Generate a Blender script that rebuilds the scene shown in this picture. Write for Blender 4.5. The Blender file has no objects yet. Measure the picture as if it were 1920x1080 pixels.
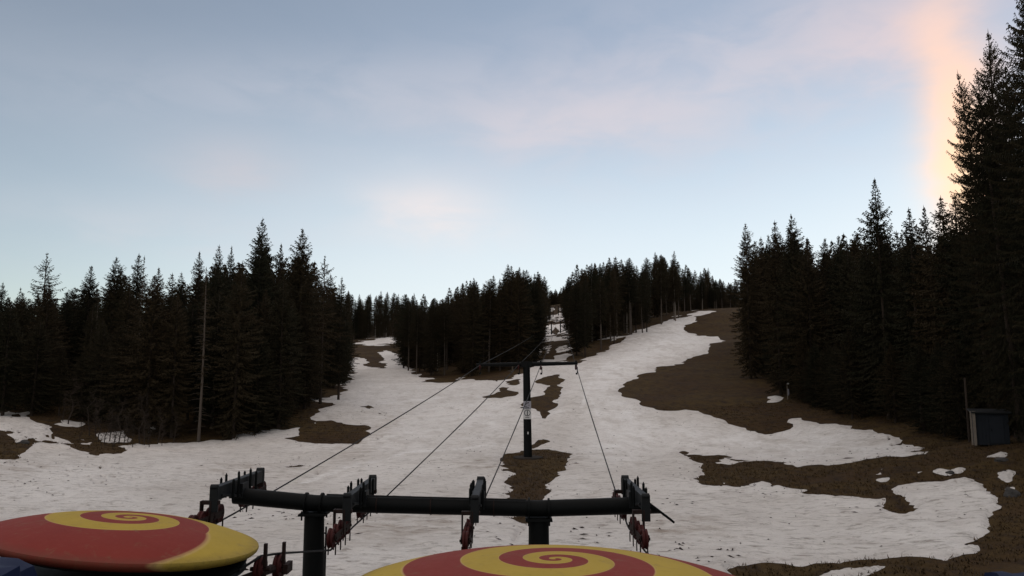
import bpy, bmesh, math, random
import numpy as np

R = math.radians
sc = bpy.context.scene
COL = sc.collection
rnd = random.Random(11)

# ------------------------------------------------------------------ camera
F = 1400.0
PITCH = R(7.0)
CP, SP = math.cos(PITCH), math.sin(PITCH)

def ray(px, py):
    u = (px - 960.0) / F
    v = (540.0 - py) / F
    yw = CP - v * SP
    return u / yw, (SP + v * CP) / yw            # x per metre of depth, z per metre of depth

def P(px, py, D):
    a, b = ray(px, py)
    return (a * D, D, b * D)

def proj(x, y, z):
    d = y * CP + z * SP
    d = np.maximum(d, 0.5)
    return 960 + F * x / d, 540 - F * (z * CP - y * SP) / d

cam = bpy.data.cameras.new('camera')
cam.sensor_width = 36.0
cam.lens = F / 1920 * 36
cam.clip_start = 0.1
cam.clip_end = 5000
co = bpy.data.objects.new('camera', cam)
COL.objects.link(co)
co.rotation_euler = (R(90) + PITCH, 0, 0)
sc.camera = co

# ------------------------------------------------------------------ helpers
def tag(o, label=None, cat=None, group=None, kind=None):
    if label: o['label'] = label
    if cat: o['category'] = cat
    if group: o['group'] = group
    if kind: o['kind'] = kind
    return o

def empty(name, loc, label, cat, group=None):
    o = bpy.data.objects.new(name, None)
    o.empty_display_size = 0.3
    o.location = loc
    COL.objects.link(o)
    return tag(o, label, cat, group)

def inst(src, parent=None, loc=None):
    o = src.copy()
    COL.objects.link(o)
    o.parent = parent
    if loc is not None: o.location = loc
    return o

class MB:
    def __init__(s):
        s.v, s.f = [], []
    def add(s, v, f):
        b = len(s.v)
        s.v += [tuple(p) for p in v]
        s.f += [tuple(i + b for i in q) for q in f]
        return s
    def box(s, c, size, yaw=0.0, pitch=0.0, roll=0.0):
        x, y, z = size[0] / 2, size[1] / 2, size[2] / 2
        pts = []
        cy, sy = math.cos(yaw), math.sin(yaw)
        cp, sp = math.cos(pitch), math.sin(pitch)
        cr, sr = math.cos(roll), math.sin(roll)
        for i in (-1, 1):
            for j in (-1, 1):
                for k in (-1, 1):
                    a, b, d = i * x, j * y, k * z
                    a, d = a * cr + d * sr, -a * sr + d * cr      # roll about y
                    b, d = b * cp - d * sp, b * sp + d * cp       # pitch about x
                    a, b = a * cy - b * sy, a * sy + b * cy       # yaw about z
                    pts.append((c[0] + a, c[1] + b, c[2] + d))
        return s.add(pts, [(0, 1, 3, 2), (4, 6, 7, 5), (0, 4, 5, 1), (2, 3, 7, 6), (0, 2, 6, 4), (1, 5, 7, 3)])
    def cyl(s, p0, p1, r0, r1=None, n=16, caps=True):
        r1 = r0 if r1 is None else r1
        p0 = np.array(p0, float); p1 = np.array(p1, float)
        d = p1 - p0; d /= np.linalg.norm(d)
        a = np.cross(d, (0, 0, 1.0)) if abs(d[2]) < .95 else np.cross(d, (1.0, 0, 0))
        a /= np.linalg.norm(a); b = np.cross(d, a)
        pts = []
        for p, r in ((p0, r0), (p1, r1)):
            for i in range(n):
                t = 2 * math.pi * i / n
                pts.append(p + r * (math.cos(t) * a + math.sin(t) * b))
        f = [(i, (i + 1) % n, n + (i + 1) % n, n + i) for i in range(n)]
        if caps:
            f += [tuple(range(n))[::-1], tuple(range(n, 2 * n))]
        return s.add(pts, f)
    def tube(s, pts, r, n=8):
        pts = [np.array(p, float) for p in pts]
        rs = r if isinstance(r, (list, tuple)) else [r] * len(pts)
        rings = []
        for i, p in enumerate(pts):
            d = pts[min(i + 1, len(pts) - 1)] - pts[max(i - 1, 0)]
            d /= np.linalg.norm(d)
            a = np.cross(d, (0, 0, 1.0)) if abs(d[2]) < .95 else np.cross(d, (1.0, 0, 0))
            a /= np.linalg.norm(a); b = np.cross(d, a)
            rings += [p + rs[i] * (math.cos(2 * math.pi * k / n) * a + math.sin(2 * math.pi * k / n) * b) for k in range(n)]
        f = []
        for i in range(len(pts) - 1):
            for k in range(n):
                f.append((i * n + k, i * n + (k + 1) % n, (i + 1) * n + (k + 1) % n, (i + 1) * n + k))
        m = (len(pts) - 1) * n
        f += [tuple(range(n))[::-1], tuple(range(m, m + n))]
        return s.add(rings, f)
    def lathe(s, prof, c=(0, 0, 0), n=32, axis='z'):
        pts = []
        for (r, h) in prof:
            for i in range(n):
                t = 2 * math.pi * i / n
                a, b = r * math.cos(t), r * math.sin(t)
                q = (a, b, h) if axis == 'z' else (h, a, b)
                pts.append((c[0] + q[0], c[1] + q[1], c[2] + q[2]))
        f = []
        m = len(prof)
        for j in range(m - 1):
            for i in range(n):
                f.append((j * n + i, j * n + (i + 1) % n, (j + 1) * n + (i + 1) % n, (j + 1) * n + i))
        f += [tuple(range(n))[::-1], tuple(range((m - 1) * n, m * n))]
        return s.add(pts, f)
    def build(s, name, mat, parent=None, off=(0, 0, 0), bevel=0.0, smooth=False, auto=None):
        me = bpy.data.meshes.new(name)
        me.from_pydata([(p[0] - off[0], p[1] - off[1], p[2] - off[2]) for p in s.v], [], s.f)
        bm = bmesh.new(); bm.from_mesh(me)
        bmesh.ops.recalc_face_normals(bm, faces=bm.faces)
        if bevel:
            es = [e for e in bm.edges if len(e.link_faces) == 2 and e.calc_face_angle(0) > R(50)]
            bmesh.ops.bevel(bm, geom=es, offset=bevel, segments=2, affect='EDGES', profile=.6)
        for fc in bm.faces: fc.smooth = smooth
        if smooth:
            for e in bm.edges:
                if len(e.link_faces) == 2 and e.calc_face_angle(0) > R(38): e.smooth = False
        bm.to_mesh(me); bm.free()
        me.materials.append(mat)
        o = bpy.data.objects.new(name, me)
        COL.objects.link(o)
        if parent: o.parent = parent
        return o

# ------------------------------------------------------------------ materials
def newmat(name):
    m = bpy.data.materials.new(name); m.use_nodes = True
    nt = m.node_tree; nt.nodes.clear()
    out = nt.nodes.new('ShaderNodeOutputMaterial')
    bs = nt.nodes.new('ShaderNodeBsdfPrincipled')
    nt.links.new(bs.outputs[0], out.inputs[0])
    return m, nt, bs

def N(nt, t, **k):
    n = nt.nodes.new(t)
    for a, b in k.items(): setattr(n, a, b)
    return n

def setin(nt, sock, val):
    if hasattr(val, 'is_output') or isinstance(val, bpy.types.NodeSocket): nt.links.new(val, sock)
    else: sock.default_value = val

def M(nt, op, a, b=0.0, c=None, clamp=False):
    n = nt.nodes.new('ShaderNodeMath'); n.operation = op; n.use_clamp = clamp
    setin(nt, n.inputs[0], a); setin(nt, n.inputs[1], b)
    if c is not None: setin(nt, n.inputs[2], c)
    return n.outputs[0]

def mix(nt, fac, a, b, blend='MIX'):
    n = nt.nodes.new('ShaderNodeMix'); n.data_type = 'RGBA'; n.blend_type = blend
    setin(nt, n.inputs[0], fac)
    for i, v in ((6, a), (7, b)):
        if isinstance(v, bpy.types.NodeSocket): nt.links.new(v, n.inputs[i])
        else: n.inputs[i].default_value = (*v, 1) if len(v) == 3 else v
    return n.outputs[2]

def noise(nt, vec, scale, detail=5, rough=.6, dist=0.0):
    n = nt.nodes.new('ShaderNodeTexNoise')
    n.inputs['Scale'].default_value = scale; n.inputs['Detail'].default_value = detail
    n.inputs['Roughness'].default_value = rough; n.inputs['Distortion'].default_value = dist
    nt.links.new(vec, n.inputs['Vector'])
    return n.outputs[0]

def ramp(nt, fac, a, b):
    n = nt.nodes.new('ShaderNodeMapRange'); n.interpolation_type = 'SMOOTHSTEP'
    setin(nt, n.inputs[0], fac); n.inputs[1].default_value = a; n.inputs[2].default_value = b
    return n.outputs[0]

def mapping(nt, vec, scale):
    n = nt.nodes.new('ShaderNodeMapping'); n.inputs['Scale'].default_value = scale
    nt.links.new(vec, n.inputs[0]); return n.outputs[0]

def bump(nt, bs, h, strength, dist):
    b = nt.nodes.new('ShaderNodeBump'); b.inputs['Strength'].default_value = strength
    b.inputs['Distance'].default_value = dist
    nt.links.new(h, b.inputs['Height']); nt.links.new(b.outputs[0], bs.inputs['Normal'])

def paint(name, col, rough=.5, metal=0.0, wear=(.06, .05, .045), amt=.5, scale=6, spec=.4):
    m, nt, bs = newmat(name)
    tc = N(nt, 'ShaderNodeTexCoord')
    v = tc.outputs['Object']
    n1 = noise(nt, v, scale, 8, .65)
    n2 = noise(nt, v, scale * .23, 3, .5)
    f = M(nt, 'MULTIPLY', ramp(nt, n1, .52, .75), amt)
    c = mix(nt, f, col, wear)
    c = mix(nt, M(nt, 'MULTIPLY', n2, .5), c, tuple(x * .55 for x in col))
    nt.links.new(c, bs.inputs['Base Color'])
    nt.links.new(M(nt, 'ADD', M(nt, 'MULTIPLY', n1, .3), rough - .12), bs.inputs['Roughness'])
    bs.inputs['Metallic'].default_value = metal
    bs.inputs['Specular IOR Level'].default_value = spec
    bump(nt, bs, n1, .15, .01)
    return m

MAT = {}
MAT['steel'] = paint('dark_green_steel', (.0035, .0042, .0042), .6, wear=(.011, .009, .008), spec=.10)
MAT['steel2'] = paint('dark_grey_steel', (.006, .007, .0078), .55, wear=(.014, .011, .009), spec=.2)
MAT['wheel'] = paint('red_rubber_wheel', (.045, .007, .006), .65, wear=(.012, .008, .008), scale=20, spec=.2)
MAT['rust'] = paint('rusty_steel', (.018, .009, .007), .7, wear=(.008, .006, .005), scale=14, spec=.15)
MAT['rope'] = paint('wire_rope', (.012, .012, .012), .7, wear=(.02,.02,.02), scale=30, spec=.15)
MAT['concrete'] = paint('stained_concrete', (.030, .025, .021), .9, wear=(.014, .012, .010), scale=4, spec=.1)
MAT['blue'] = paint('blue_tarpaulin', (.006, .012, .042), .6, wear=(.008, .012, .025), scale=3, spec=.15)
MAT['hut'] = paint('grey_sheet_metal', (.015, .018, .023), .85, wear=(.009, .010, .012), scale=2, spec=.15)
MAT['white'] = paint('white_painted_wood', (.38, .38, .37), .6, wear=(.15, .13, .11), scale=8)
MAT['wood'] = paint('weathered_wood', (.09, .07, .05), .85, wear=(.04, .03, .02), scale=9)
MAT['sign'] = paint('white_sign_sheet', (.5, .49, .48), .5, wear=(.3, .28, .26), scale=7, amt=.4)
MAT['signgrey'] = paint('grey_sign_sheet', (.26, .25, .28), .5, wear=(.12, .11, .12), scale=11, amt=.9)
MAT['black'] = paint('black_lettering', (.012, .012, .012), .6)
MAT['rock'] = paint('grey_rock', (.055, .052, .05), .9, wear=(.025, .022, .02), scale=3, spec=.1)
MAT['yellow'] = paint('yellow_plastic', (.3, .26, .03), .5)

def crown_mat(name, c1, c2):
    m, nt, bs = newmat(name)
    tc = N(nt, 'ShaderNodeTexCoord'); oi = N(nt, 'ShaderNodeObjectInfo')
    n1 = noise(nt, tc.outputs['Object'], .7, 4, .6)
    n2 = noise(nt, tc.outputs['Object'], 5.0, 2, .5)
    f = M(nt, 'ADD', M(nt, 'MULTIPLY', n1, .7), M(nt, 'MULTIPLY', oi.outputs['Random'], .5), clamp=True)
    c = mix(nt, ramp(nt, f, .25, .95), c1, c2)
    c = mix(nt, M(nt, 'MULTIPLY', n2, .6), c, tuple(x * .5 for x in c1))
    nt.links.new(c, bs.inputs['Base Color'])
    bs.inputs['Roughness'].default_value = .9
    bs.inputs['Specular IOR Level'].default_value = .1
    return m
MAT['crown'] = crown_mat('spruce_needles', (.014, .015, .008), (.040, .027, .014))
MAT['twig'] = crown_mat('dry_twigs', (.026, .02, .015), (.045, .032, .024))
MAT['grass'] = crown_mat('dry_grass_blades', (.055, .034, .016), (.095, .066, .03))
MAT['barkdark'] = paint('dark_bark', (.045, .034, .027), .95, wear=(.02, .015, .012), scale=5, amt=.8, spec=.1)
MAT['bark'] = paint('grey_bark', (.085, .068, .055), .95, wear=(.05, .038, .03), scale=5, amt=.8, spec=.1)
MAT['barkpale'] = paint('pale_dead_bark', (.17, .145, .12), .95, wear=(.08, .065, .05), scale=5, amt=.8, spec=.1)

# spiral paint on the lens-shaped covers
def swirl_mat(name, phase, knee=9.0):
    m, nt, bs = newmat(name)
    tc = N(nt, 'ShaderNodeTexCoord')
    sep = N(nt, 'ShaderNodeSeparateXYZ'); nt.links.new(tc.outputs['Object'], sep.inputs[0])
    x, y = sep.outputs[0], sep.outputs[1]
    r = M(nt, 'SQRT', M(nt, 'ADD', M(nt, 'MULTIPLY', x, x), M(nt, 'MULTIPLY', y, y)))
    th = M(nt, 'DIVIDE', M(nt, 'ARCTAN2', y, x), 2 * math.pi)
    rr = r
    r = M(nt, 'ADD', M(nt, 'MINIMUM', rr, knee), M(nt, 'MULTIPLY', M(nt, 'MAXIMUM', M(nt, 'SUBTRACT', rr, knee), 0.0), .25))
    lr = M(nt, 'DIVIDE', M(nt, 'LOGARITHM', M(nt, 'MAXIMUM', M(nt, 'ADD', r, .12), .02), math.e), 2 * math.log(1.55))
    ph = M(nt, 'FRACT', M(nt, 'ADD', M(nt, 'ADD', lr, th), phase + 20))
    red = ramp(nt, M(nt, 'ABSOLUTE', M(nt, 'SUBTRACT', ph, .5)), .246, .254)       # 1 = red
    n1 = noise(nt, tc.outputs['Object'], 1.6, 6, .65)
    n2 = noise(nt, tc.outputs['Object'], 14, 6, .7)
    cr = mix(nt, n1, (.150, .016, .011), (.20, .027, .017))
    cy = mix(nt, n1, (.30, .21, .026), (.40, .28, .04))
    c = mix(nt, red, cy, cr)
    edge = M(nt, 'SUBTRACT', 1.0, ramp(nt, M(nt, 'ABSOLUTE', M(nt, 'SUBTRACT', M(nt, 'ABSOLUTE', M(nt, 'SUBTRACT', ph, .5)), .25)), .004, .012))
    c = mix(nt, M(nt, 'MULTIPLY', edge, .55), c, (.45, .30, .12))
    c = mix(nt, M(nt, 'MULTIPLY', ramp(nt, n2, .56, .8), .45), c, (.10, .07, .04))
    n3 = noise(nt, mapping(nt, tc.outputs['Object'], (1, 1, .3)), 3.2, 9, .75, .8)
    c = mix(nt, M(nt, 'MULTIPLY', ramp(nt, n3, .54, .70), .40), c, (.15, .11, .06))
    c = mix(nt, M(nt, 'MULTIPLY', ramp(nt, rr, 1.72, 1.94), M(nt, 'MULTIPLY', n2, .7)), c, (.07, .05, .03))
    nt.links.new(c, bs.inputs['Base Color'])
    nt.links.new(M(nt, 'ADD', M(nt, 'MULTIPLY', n2, .25), .55), bs.inputs['Roughness'])
    bs.inputs['Specular IOR Level'].default_value = .12
    bump(nt, bs, n2, .08, .01)
    return m

# ------------------------------------------------------------------ terrain
CTRL = [P(*q) for q in [
    (960, 1078, 25), (400, 1078, 25), (1500, 1060, 27), (1900, 1075, 25), (0, 1060, 26), (-300, 1000, 32),
    (990, 858, 64), (0, 950, 38), (500, 900, 50), (760, 900, 50), (1200, 900, 50), (375, 830, 79), (285, 852, 67),
    (50, 785, 82), (20, 835, 60), (-250, 800, 75), (800, 762, 108), (600, 772, 95), (560, 802, 86), (450, 823, 80),
    (700, 714, 158), (870, 714, 158), (640, 722, 145), (700, 652, 300), (690, 638, 345), (730, 634, 352),
    (780, 706, 172), (1040, 740, 112), (1040, 688, 152), (1040, 650, 222), (1040, 626, 330), (1040, 600, 420),
    (1040, 572, 530), (1130, 760, 102), (1100, 680, 156), (1200, 626, 215), (1300, 592, 262), (1375, 577, 295),
    (1330, 640, 212), (1400, 690, 150), (1250, 700, 136), (1180, 742, 110), (1455, 740, 107), (1560, 778, 86),
    (1700, 803, 70), (1820, 830, 52), (1500, 832, 75), (1740, 842, 59), (1400, 880, 55), (1600, 930, 42),
    (1850, 920, 39), (1900, 1000, 30), (1385, 620, 235)]]
def W(px, D, z): return ((px - 960) / F * D, D, z)
CTRL += [W(200, 130, -2), W(500, 130, -1.5), W(300, 210, 3), W(500, 300, 11), W(0, 320, 8), W(860, 240, 6), W(900, 330, 15),
         W(930, 450, 28), W(1130, 300, 22), W(1150, 420, 40), W(1380, 380, 31), W(1400, 240, 17), W(1700, 120, 1), W(1500, 200, 13),
         W(1800, 200, 13), W(1950, 70, -2.5), W(2000, 400, 40), W(400, 600, 36), W(750, 450, 24), W(750, 620, 36), W(1040, 680, 62), W(1600, 640, 55), W(1300, 600, 52),
         (-60, 0, -6.6), (0, 0, -6.6), (60, 0, -6.2), (-60, -60, -7), (60, -60, -7), (0, 12, -6.5), (-160, 60, -4), (160, 60, 2),
         (-300, 300, 5), (330, 300, 30), (-400, 700, 40), (520, 700, 70), (-200, -60, -6), (200, -60, -4), (0, 900, 75), (-500, 900, 50), (600, 900, 80)]
CT = np.array(CTRL)
def tps_k(d2):
    return np.where(d2 > 1e-12, .5 * d2 * np.log(np.maximum(d2, 1e-12)), 0)
_c = CT[:, :2] / 100
_n = len(_c)
_K = tps_k(((_c[:, None] - _c[None]) ** 2).sum(-1)) + np.eye(_n) * 2e-3
_A = np.zeros((_n + 3, _n + 3)); _A[:_n, :_n] = _K
_A[:_n, _n] = 1; _A[:_n, _n + 1:] = _c; _A[_n, :_n] = 1; _A[_n + 1:, :_n] = _c.T
_w = np.linalg.solve(_A, np.concatenate([CT[:, 2], np.zeros(3)]))
def zbase(x, y):
    x = np.asarray(x, float) / 100; y = np.asarray(y, float) / 100
    z = _w[_n] + _w[_n + 1] * x + _w[_n + 2] * y
    for i in range(_n):
        z = z + _w[i] * tps_k((x - _c[i, 0]) ** 2 + (y - _c[i, 1]) ** 2)
    return z

def vnoise(x, y, seed=0):
    xi = np.floor(x).astype(np.int64); yi = np.floor(y).astype(np.int64)
    fx = x - xi; fy = y - yi
    fx = fx * fx * (3 - 2 * fx); fy = fy * fy * (3 - 2 * fy)
    def h(a, b):
        n = (a * 374761393 + b * 668265263 + seed * 1442695041) & 0xffffffff
        n = ((n ^ (n >> 13)) * 1274126177) & 0xffffffff
        n = n ^ (n >> 16)
        return (n & 0xffff) / 32767.5 - 1
    a = h(xi, yi) * (1 - fx) + h(xi + 1, yi) * fx
    b = h(xi, yi + 1) * (1 - fx) + h(xi + 1, yi + 1) * fx
    return a * (1 - fy) + b * fy

def relief(x, y):
    d = np.abs(y) + 10
    r = 0.16 * vnoise(x / 7, y / 7, 3) + 0.07 * vnoise(x / 2.6, y / 2.6, 4)
    r = r + np.where(d < 160, 0.05 * vnoise(x / .9, y / .9, 5), 0) + np.where(d < 90, .028 * vnoise(x / .38, y / .38, 6), 0)
    return r
def zt(x, y):
    return zbase(x, y) + 0.16 * vnoise(np.asarray(x, float) / 7, np.asarray(y, float) / 7, 3)
def ground(px, D):
    """world point on the ground in the direction of column px at depth D"""
    x = (px - 960) / F * D
    for _ in range(4):
        z = float(zt(x, D))
        x = (px - 960) / F * (D * CP + z * SP)
    return x, D, float(zt(x, D))
def height_to(py, D, z0):
    """height a thing on the ground at depth D needs to reach picture row py"""
    return ray(960, py)[1] * D - z0

# snow outline as it lies on the hill (rows and columns as seen from the lift station)
SNOW = [[(-400, 770), (0, 778), (40, 785), (95, 797), (105, 815), (150, 841), (185, 853), (210, 849), (240, 838), (300, 830), (380, 823), (440, 819), (500, 807),
 (545, 800), (590, 797), (578, 782), (605, 768), (625, 757), (582, 752), (640, 737), (655, 722), (636, 717), (660, 711), (655, 690), (658, 668),
 (690, 672), (683, 686), (722, 692), (718, 676), (712, 662), (725, 657), (742, 662), (768, 690), (800, 711), (840, 713.5), (880, 713), (935, 718), (960, 706),
 (985, 696), (1000, 683), (1045, 679), (1085, 681), (1100, 673), (1140, 656), (1172, 632), (1185, 622), (1230, 605), (1270, 592), (1300, 585), (1350, 578), (1388, 574),
 (1362, 580), (1330, 584), (1320, 591), (1280, 614), (1275, 622), (1310, 630), (1345, 632), (1352, 639), (1332, 648), (1330, 660), (1300, 672), (1262, 683),
 (1232, 690), (1200, 705), (1170, 720), (1166, 743), (1195, 752), (1235, 765), (1265, 768), (1285, 763), (1310, 768), (1340, 775), (1370, 792), (1400, 808),
 (1440, 816), (1470, 808), (1490, 797), (1483, 787), (1500, 786), (1540, 795), (1580, 800), (1650, 812), (1700, 825), (1742, 840), (1730, 848), (1700, 853),
 (1650, 858), (1600, 862), (1560, 870), (1500, 881), (1465, 872), (1420, 862), (1350, 858), (1283, 852), (1303, 862), (1326, 876), (1320, 890), (1300, 900),
 (1320, 910), (1350, 913), (1400, 910), (1430, 905), (1470, 918), (1515, 928), (1560, 930), (1600, 935), (1640, 942), (1656, 942), (1662, 952), (1692, 962),
 (1716, 955), (1700, 938), (1668, 925), (1680, 917), (1760, 905), (1810, 900), (1835, 910), (1860, 930), (1873, 945), (1853, 965), (1862, 985), (1842, 1003), (1790, 1018),
 (1835, 1020), (1830, 1035), (1770, 1048), (1730, 1040), (1690, 1038), (1640, 1042), (1560, 1055), (1500, 1060), (1430, 1062), (1385, 1068), (1365, 1075), (1350, 1300), (-400, 1300)],
 [(1018, 632), (1028, 607), (1036, 608), (1037, 628)], [(1044, 609), (1058, 608), (1067, 622), (1046, 625)], [(1028, 601), (1029, 592), (1042, 592), (1042, 602)],
 [(1046, 600), (1049, 587), (1058, 589), (1059, 602)], [(1027, 588), (1034, 573), (1042, 574), (1040, 585)], [(1045, 584), (1048, 576), (1056, 578), (1055, 584)], [(1005, 638), (1030, 633), (1050, 633), (1068, 632), (1060, 636), (1012, 641)],
 [(1042, 656), (1046, 650), (1060, 648), (1071, 653), (1066, 659), (1044, 662)], [(1024, 662), (1024, 652), (1033, 651), (1030, 665)], [(1007, 669), (1010, 654), (1017, 655), (1014, 668)],
 [(1041, 669), (1064, 665), (1061, 674), (1044, 676)], [(1003, 678), (1020, 674), (1035, 676), (1020, 680)],
 [(660, 644), (700, 640), (735, 631), (743, 636), (735, 645), (690, 647)], [(1122, 638), (1150, 632), (1180, 629), (1152, 641)],
 [(92, 797), (120, 789), (162, 792), (152, 804), (110, 804)], [(138, 819), (160, 810), (156, 823)], [(178, 812), (235, 806), (242, 826), (200, 832), (178, 826)], [(262, 806), (288, 802), (282, 819)], [(148, 833), (173, 830), (170, 839)],
 [(1638, 882), (1654, 877), (1668, 882), (1664, 891), (1640, 895)], [(1634, 900), (1668, 897), (1672, 909), (1650, 911)], [(1748, 881), (1765, 878), (1778, 883), (1778, 890), (1755, 888)], [(1787, 882), (1800, 879), (1797, 886)],
 [(1714, 887), (1736, 886), (1722, 891)], [(1444, 756), (1455, 747), (1464, 750), (1455, 756)], [(1526, 735), (1533, 730), (1537, 736)], [(1345, 868), (1360, 862), (1388, 868), (1370, 874)], [(1346, 910), (1358, 904), (1371, 910), (1358, 914)],
 [(1540, 1076), (1580, 1063), (1640, 1052), (1678, 1051), (1650, 1066), (1590, 1076)], [(1880, 895), (1893, 886), (1890, 900)], [(1885, 920), (1896, 918), (1890, 922)], [(0, 775), (18, 772), (30, 776), (10, 781)], [(35, 778), (55, 772), (48, 781)],
 [(1850, 858), (1876, 848), (1890, 850), (1884, 859)]]
HOLES = [[(538, 822), (556, 809), (600, 793), (640, 791), (682, 798), (687, 815), (668, 834), (622, 833), (585, 825)],
 [(938, 864), (950, 855), (985, 850), (1030, 841), (1062, 850), (1066, 862), (1060, 882), (1036, 889), (1030, 902), (1024, 922), (1018, 940), (1008, 968), (993, 988), (975, 1002), (964, 1022),
  (968, 1003), (986, 986), (965, 982), (925, 972), (955, 969), (966, 950), (955, 935), (960, 915), (951, 902), (958, 890), (946, 876)],
 [(1013, 707), (1046, 702), (1049, 716), (1047, 735), (1039, 760), (1026, 785), (1017, 788), (1012, 774), (1001, 766), (978, 760), (980, 745), (1018, 737), (1031, 722), (1012, 716)],
 [(906, 743), (945, 729), (973, 735), (970, 744), (940, 749)], [(538, 878), (556, 868), (582, 864), (562, 876)], [(-400, 805), (0, 808), (20, 815), (42, 840), (30, 858), (0, 862), (-400, 862)],
 [(678, 762), (690, 758), (700, 761), (690, 764)], [(945, 716), (985, 708), (965, 718)], [(1000, 838), (1003, 832), (1022, 827), (1012, 835)], [(45, 830), (62, 820), (70, 830), (55, 836)], [(82, 826), (100, 822), (98, 830)],
 [(655, 700), (662, 696), (668, 704), (658, 710)]]
SNOWIN = [[(632, 823), (655, 818), (660, 823), (645, 826)]]
SY = 2.2
def sdf(poly, px, py):
    """signed distance (positive inside), rows weighted because the ground is foreshortened"""
    p = np.array(poly, float); p = p * (1, SY)
    out = np.full(px.shape, -60.0)
    y = py * SY
    lo = p.min(0) - 60; hi = p.max(0) + 60
    m = (px > lo[0]) & (px < hi[0]) & (y > lo[1]) & (y < hi[1])
    if not m.any(): return out
    X, Y = px[m], y[m]
    d2 = np.full(X.shape, 1e9); ins = np.zeros(X.shape, bool)
    for i in range(len(p)):
        ax, ay = p[i]; bx, by = p[(i + 1) % len(p)]
        ex, ey = bx - ax, by - ay
        t = np.clip(((X - ax) * ex + (Y - ay) * ey) / (ex * ex + ey * ey + 1e-9), 0, 1)
        d2 = np.minimum(d2, (X - ax - t * ex) ** 2 + (Y - ay - t * ey) ** 2)
        if ay != by:
            c = ((ay > Y) != (by > Y)) & (X < ex * (Y - ay) / (by - ay) + ax)
            ins ^= c
    out[m] = np.clip(np.where(ins, 1, -1) * np.sqrt(d2), -60, 60)
    return out

# grid: fine inside the view, coarse around it
cols = np.concatenate([np.linspace(-5200, -500, 24), np.linspace(-480, -30, 40), np.arange(-20, 1941, 2.3), np.linspace(1950, 2400, 40), np.linspace(2450, 7000, 24)])
rows = [-120, -80, -50, -30, -18, -10, -4, 0, 4, 7, 10, 12, 14, 16, 18, 19]
while rows[-1] < 640:
    D = rows[-1]
    rows.append(D + min(max(D * D / 9100 * 1.7, .09), 1.15))
rows += [660, 690, 730, 790, 880, 1000, 1200]
rows = np.array(rows, float)
wrow = np.where(rows > 20, rows, 20.0)
GX = (cols[None, :] - 960) / F * wrow[:, None]
GY = np.repeat(rows[:, None], len(cols), 1)
GZ = zbase(GX, GY)
GPX, GPY = proj(GX, GY, GZ)
GREL = relief(GX, GY)
S = np.full(GX.shape, -60.0)
for q in SNOW: S = np.maximum(S, sdf(q, GPX, GPY))
for q in HOLES: S = np.minimum(S, -sdf(q, GPX, GPY))
for q in SNOWIN: S = np.maximum(S, sdf(q, GPX, GPY))
amp = np.zeros_like(S)
for k, lam in enumerate((12, 6, 3, 1.5, .75, .35)):
    pw = lam * F / np.maximum(GY, 20)
    amp += np.where(pw > 5, np.minimum(pw * .17, 7.0), 0) * vnoise(GX / lam / 1.5, GY / lam * 1.3, 20 + k)
# ragged tongues where thin snow lets go of the turf
near = np.maximum(GY, 20)
tong = vnoise(GX / near / .030, 9100 / near / 3.2, 61) * 7 + vnoise(GX / near / .012, 9100 / near / 1.7, 62) * 5
S = S + amp + tong * np.clip(.55 + .8 * vnoise(GX / 14, GY / 14, 63), .1, 1.1)
S = np.where(GY < 24, np.minimum(S, 20), S)
# small melt holes close to the lift and on the thin snow
spk = vnoise(GX / .8, GY / .5, 41) * .6 + vnoise(GX / .3, GY / .25, 42) * .5 + vnoise(GX / 9, GY / 6, 43) * .35
S = np.where((spk > .80) & (GY < 100) & (S < 60), np.minimum(S, (.85 - spk) * 60), S)

def soft(poly, w):
    return np.clip(sdf(poly, GPX, GPY) / w + .5, 0, 1)
TONE = soft([(1085, 690), (1140, 665), (1210, 630), (1300, 596), (1330, 640), (1220, 690), (1175, 740), (1250, 800), (1560, 815), (1700, 845), (1500, 870), (1240, 830), (1180, 870), (1090, 860), (1110, 790)], 90)
TONE = np.maximum(TONE, .6 * soft([(720, 720), (980, 715), (980, 850), (700, 850), (680, 760)], 110))
for q in ([(700, 818), (860, 803), (985, 787), (985, 790), (860, 806), (700, 822)], [(995, 782), (1085, 766), (1085, 769), (995, 786)], [(1085, 770), (1110, 700), (1160, 668), (1164, 670), (1118, 704), (1094, 772)],
          [(1130, 770), (1150, 705), (1240, 655), (1244, 658), (1160, 708), (1140, 772)], [(1180, 862), (1120, 790), (1100, 740), (1108, 740), (1130, 790), (1195, 862)], [(690, 760), (830, 745), (960, 742), (960, 745), (830, 749), (690, 764)], [(560, 905), (760, 850), (930, 835), (930, 839), (760, 855), (560, 911)]):
    TONE = np.maximum(TONE, .95 * soft(q, 5))
STAIN = np.zeros_like(S)
for q, w_ in (([(360, 879), (400, 868), (470, 872), (486, 884), (430, 896), (370, 892)], 30), ([(430, 884), (600, 880), (700, 800), (740, 790), (700, 860), (560, 900)], 90), ([(1060, 862), (1090, 858), (1096, 876), (1066, 880)], 22), ([(880, 862), (925, 858), (922, 874), (885, 876)], 26), ([(1200, 985), (1340, 975), (1360, 1010), (1220, 1030)], 60), ([(640, 985), (860, 960), (850, 1010), (660, 1030)], 90), ([(1080, 935), (1120, 925), (1126, 942), (1088, 946)], 20), ([(0, 885), (60, 868), (110, 880), (20, 905)], 50), ([(860, 870), (940, 868), (935, 890), (870, 885)], 40), ([(1070, 640), (1190, 625), (1240, 620), (1110, 690)], 60)):
    STAIN = np.maximum(STAIN, soft(q, w_))

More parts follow.
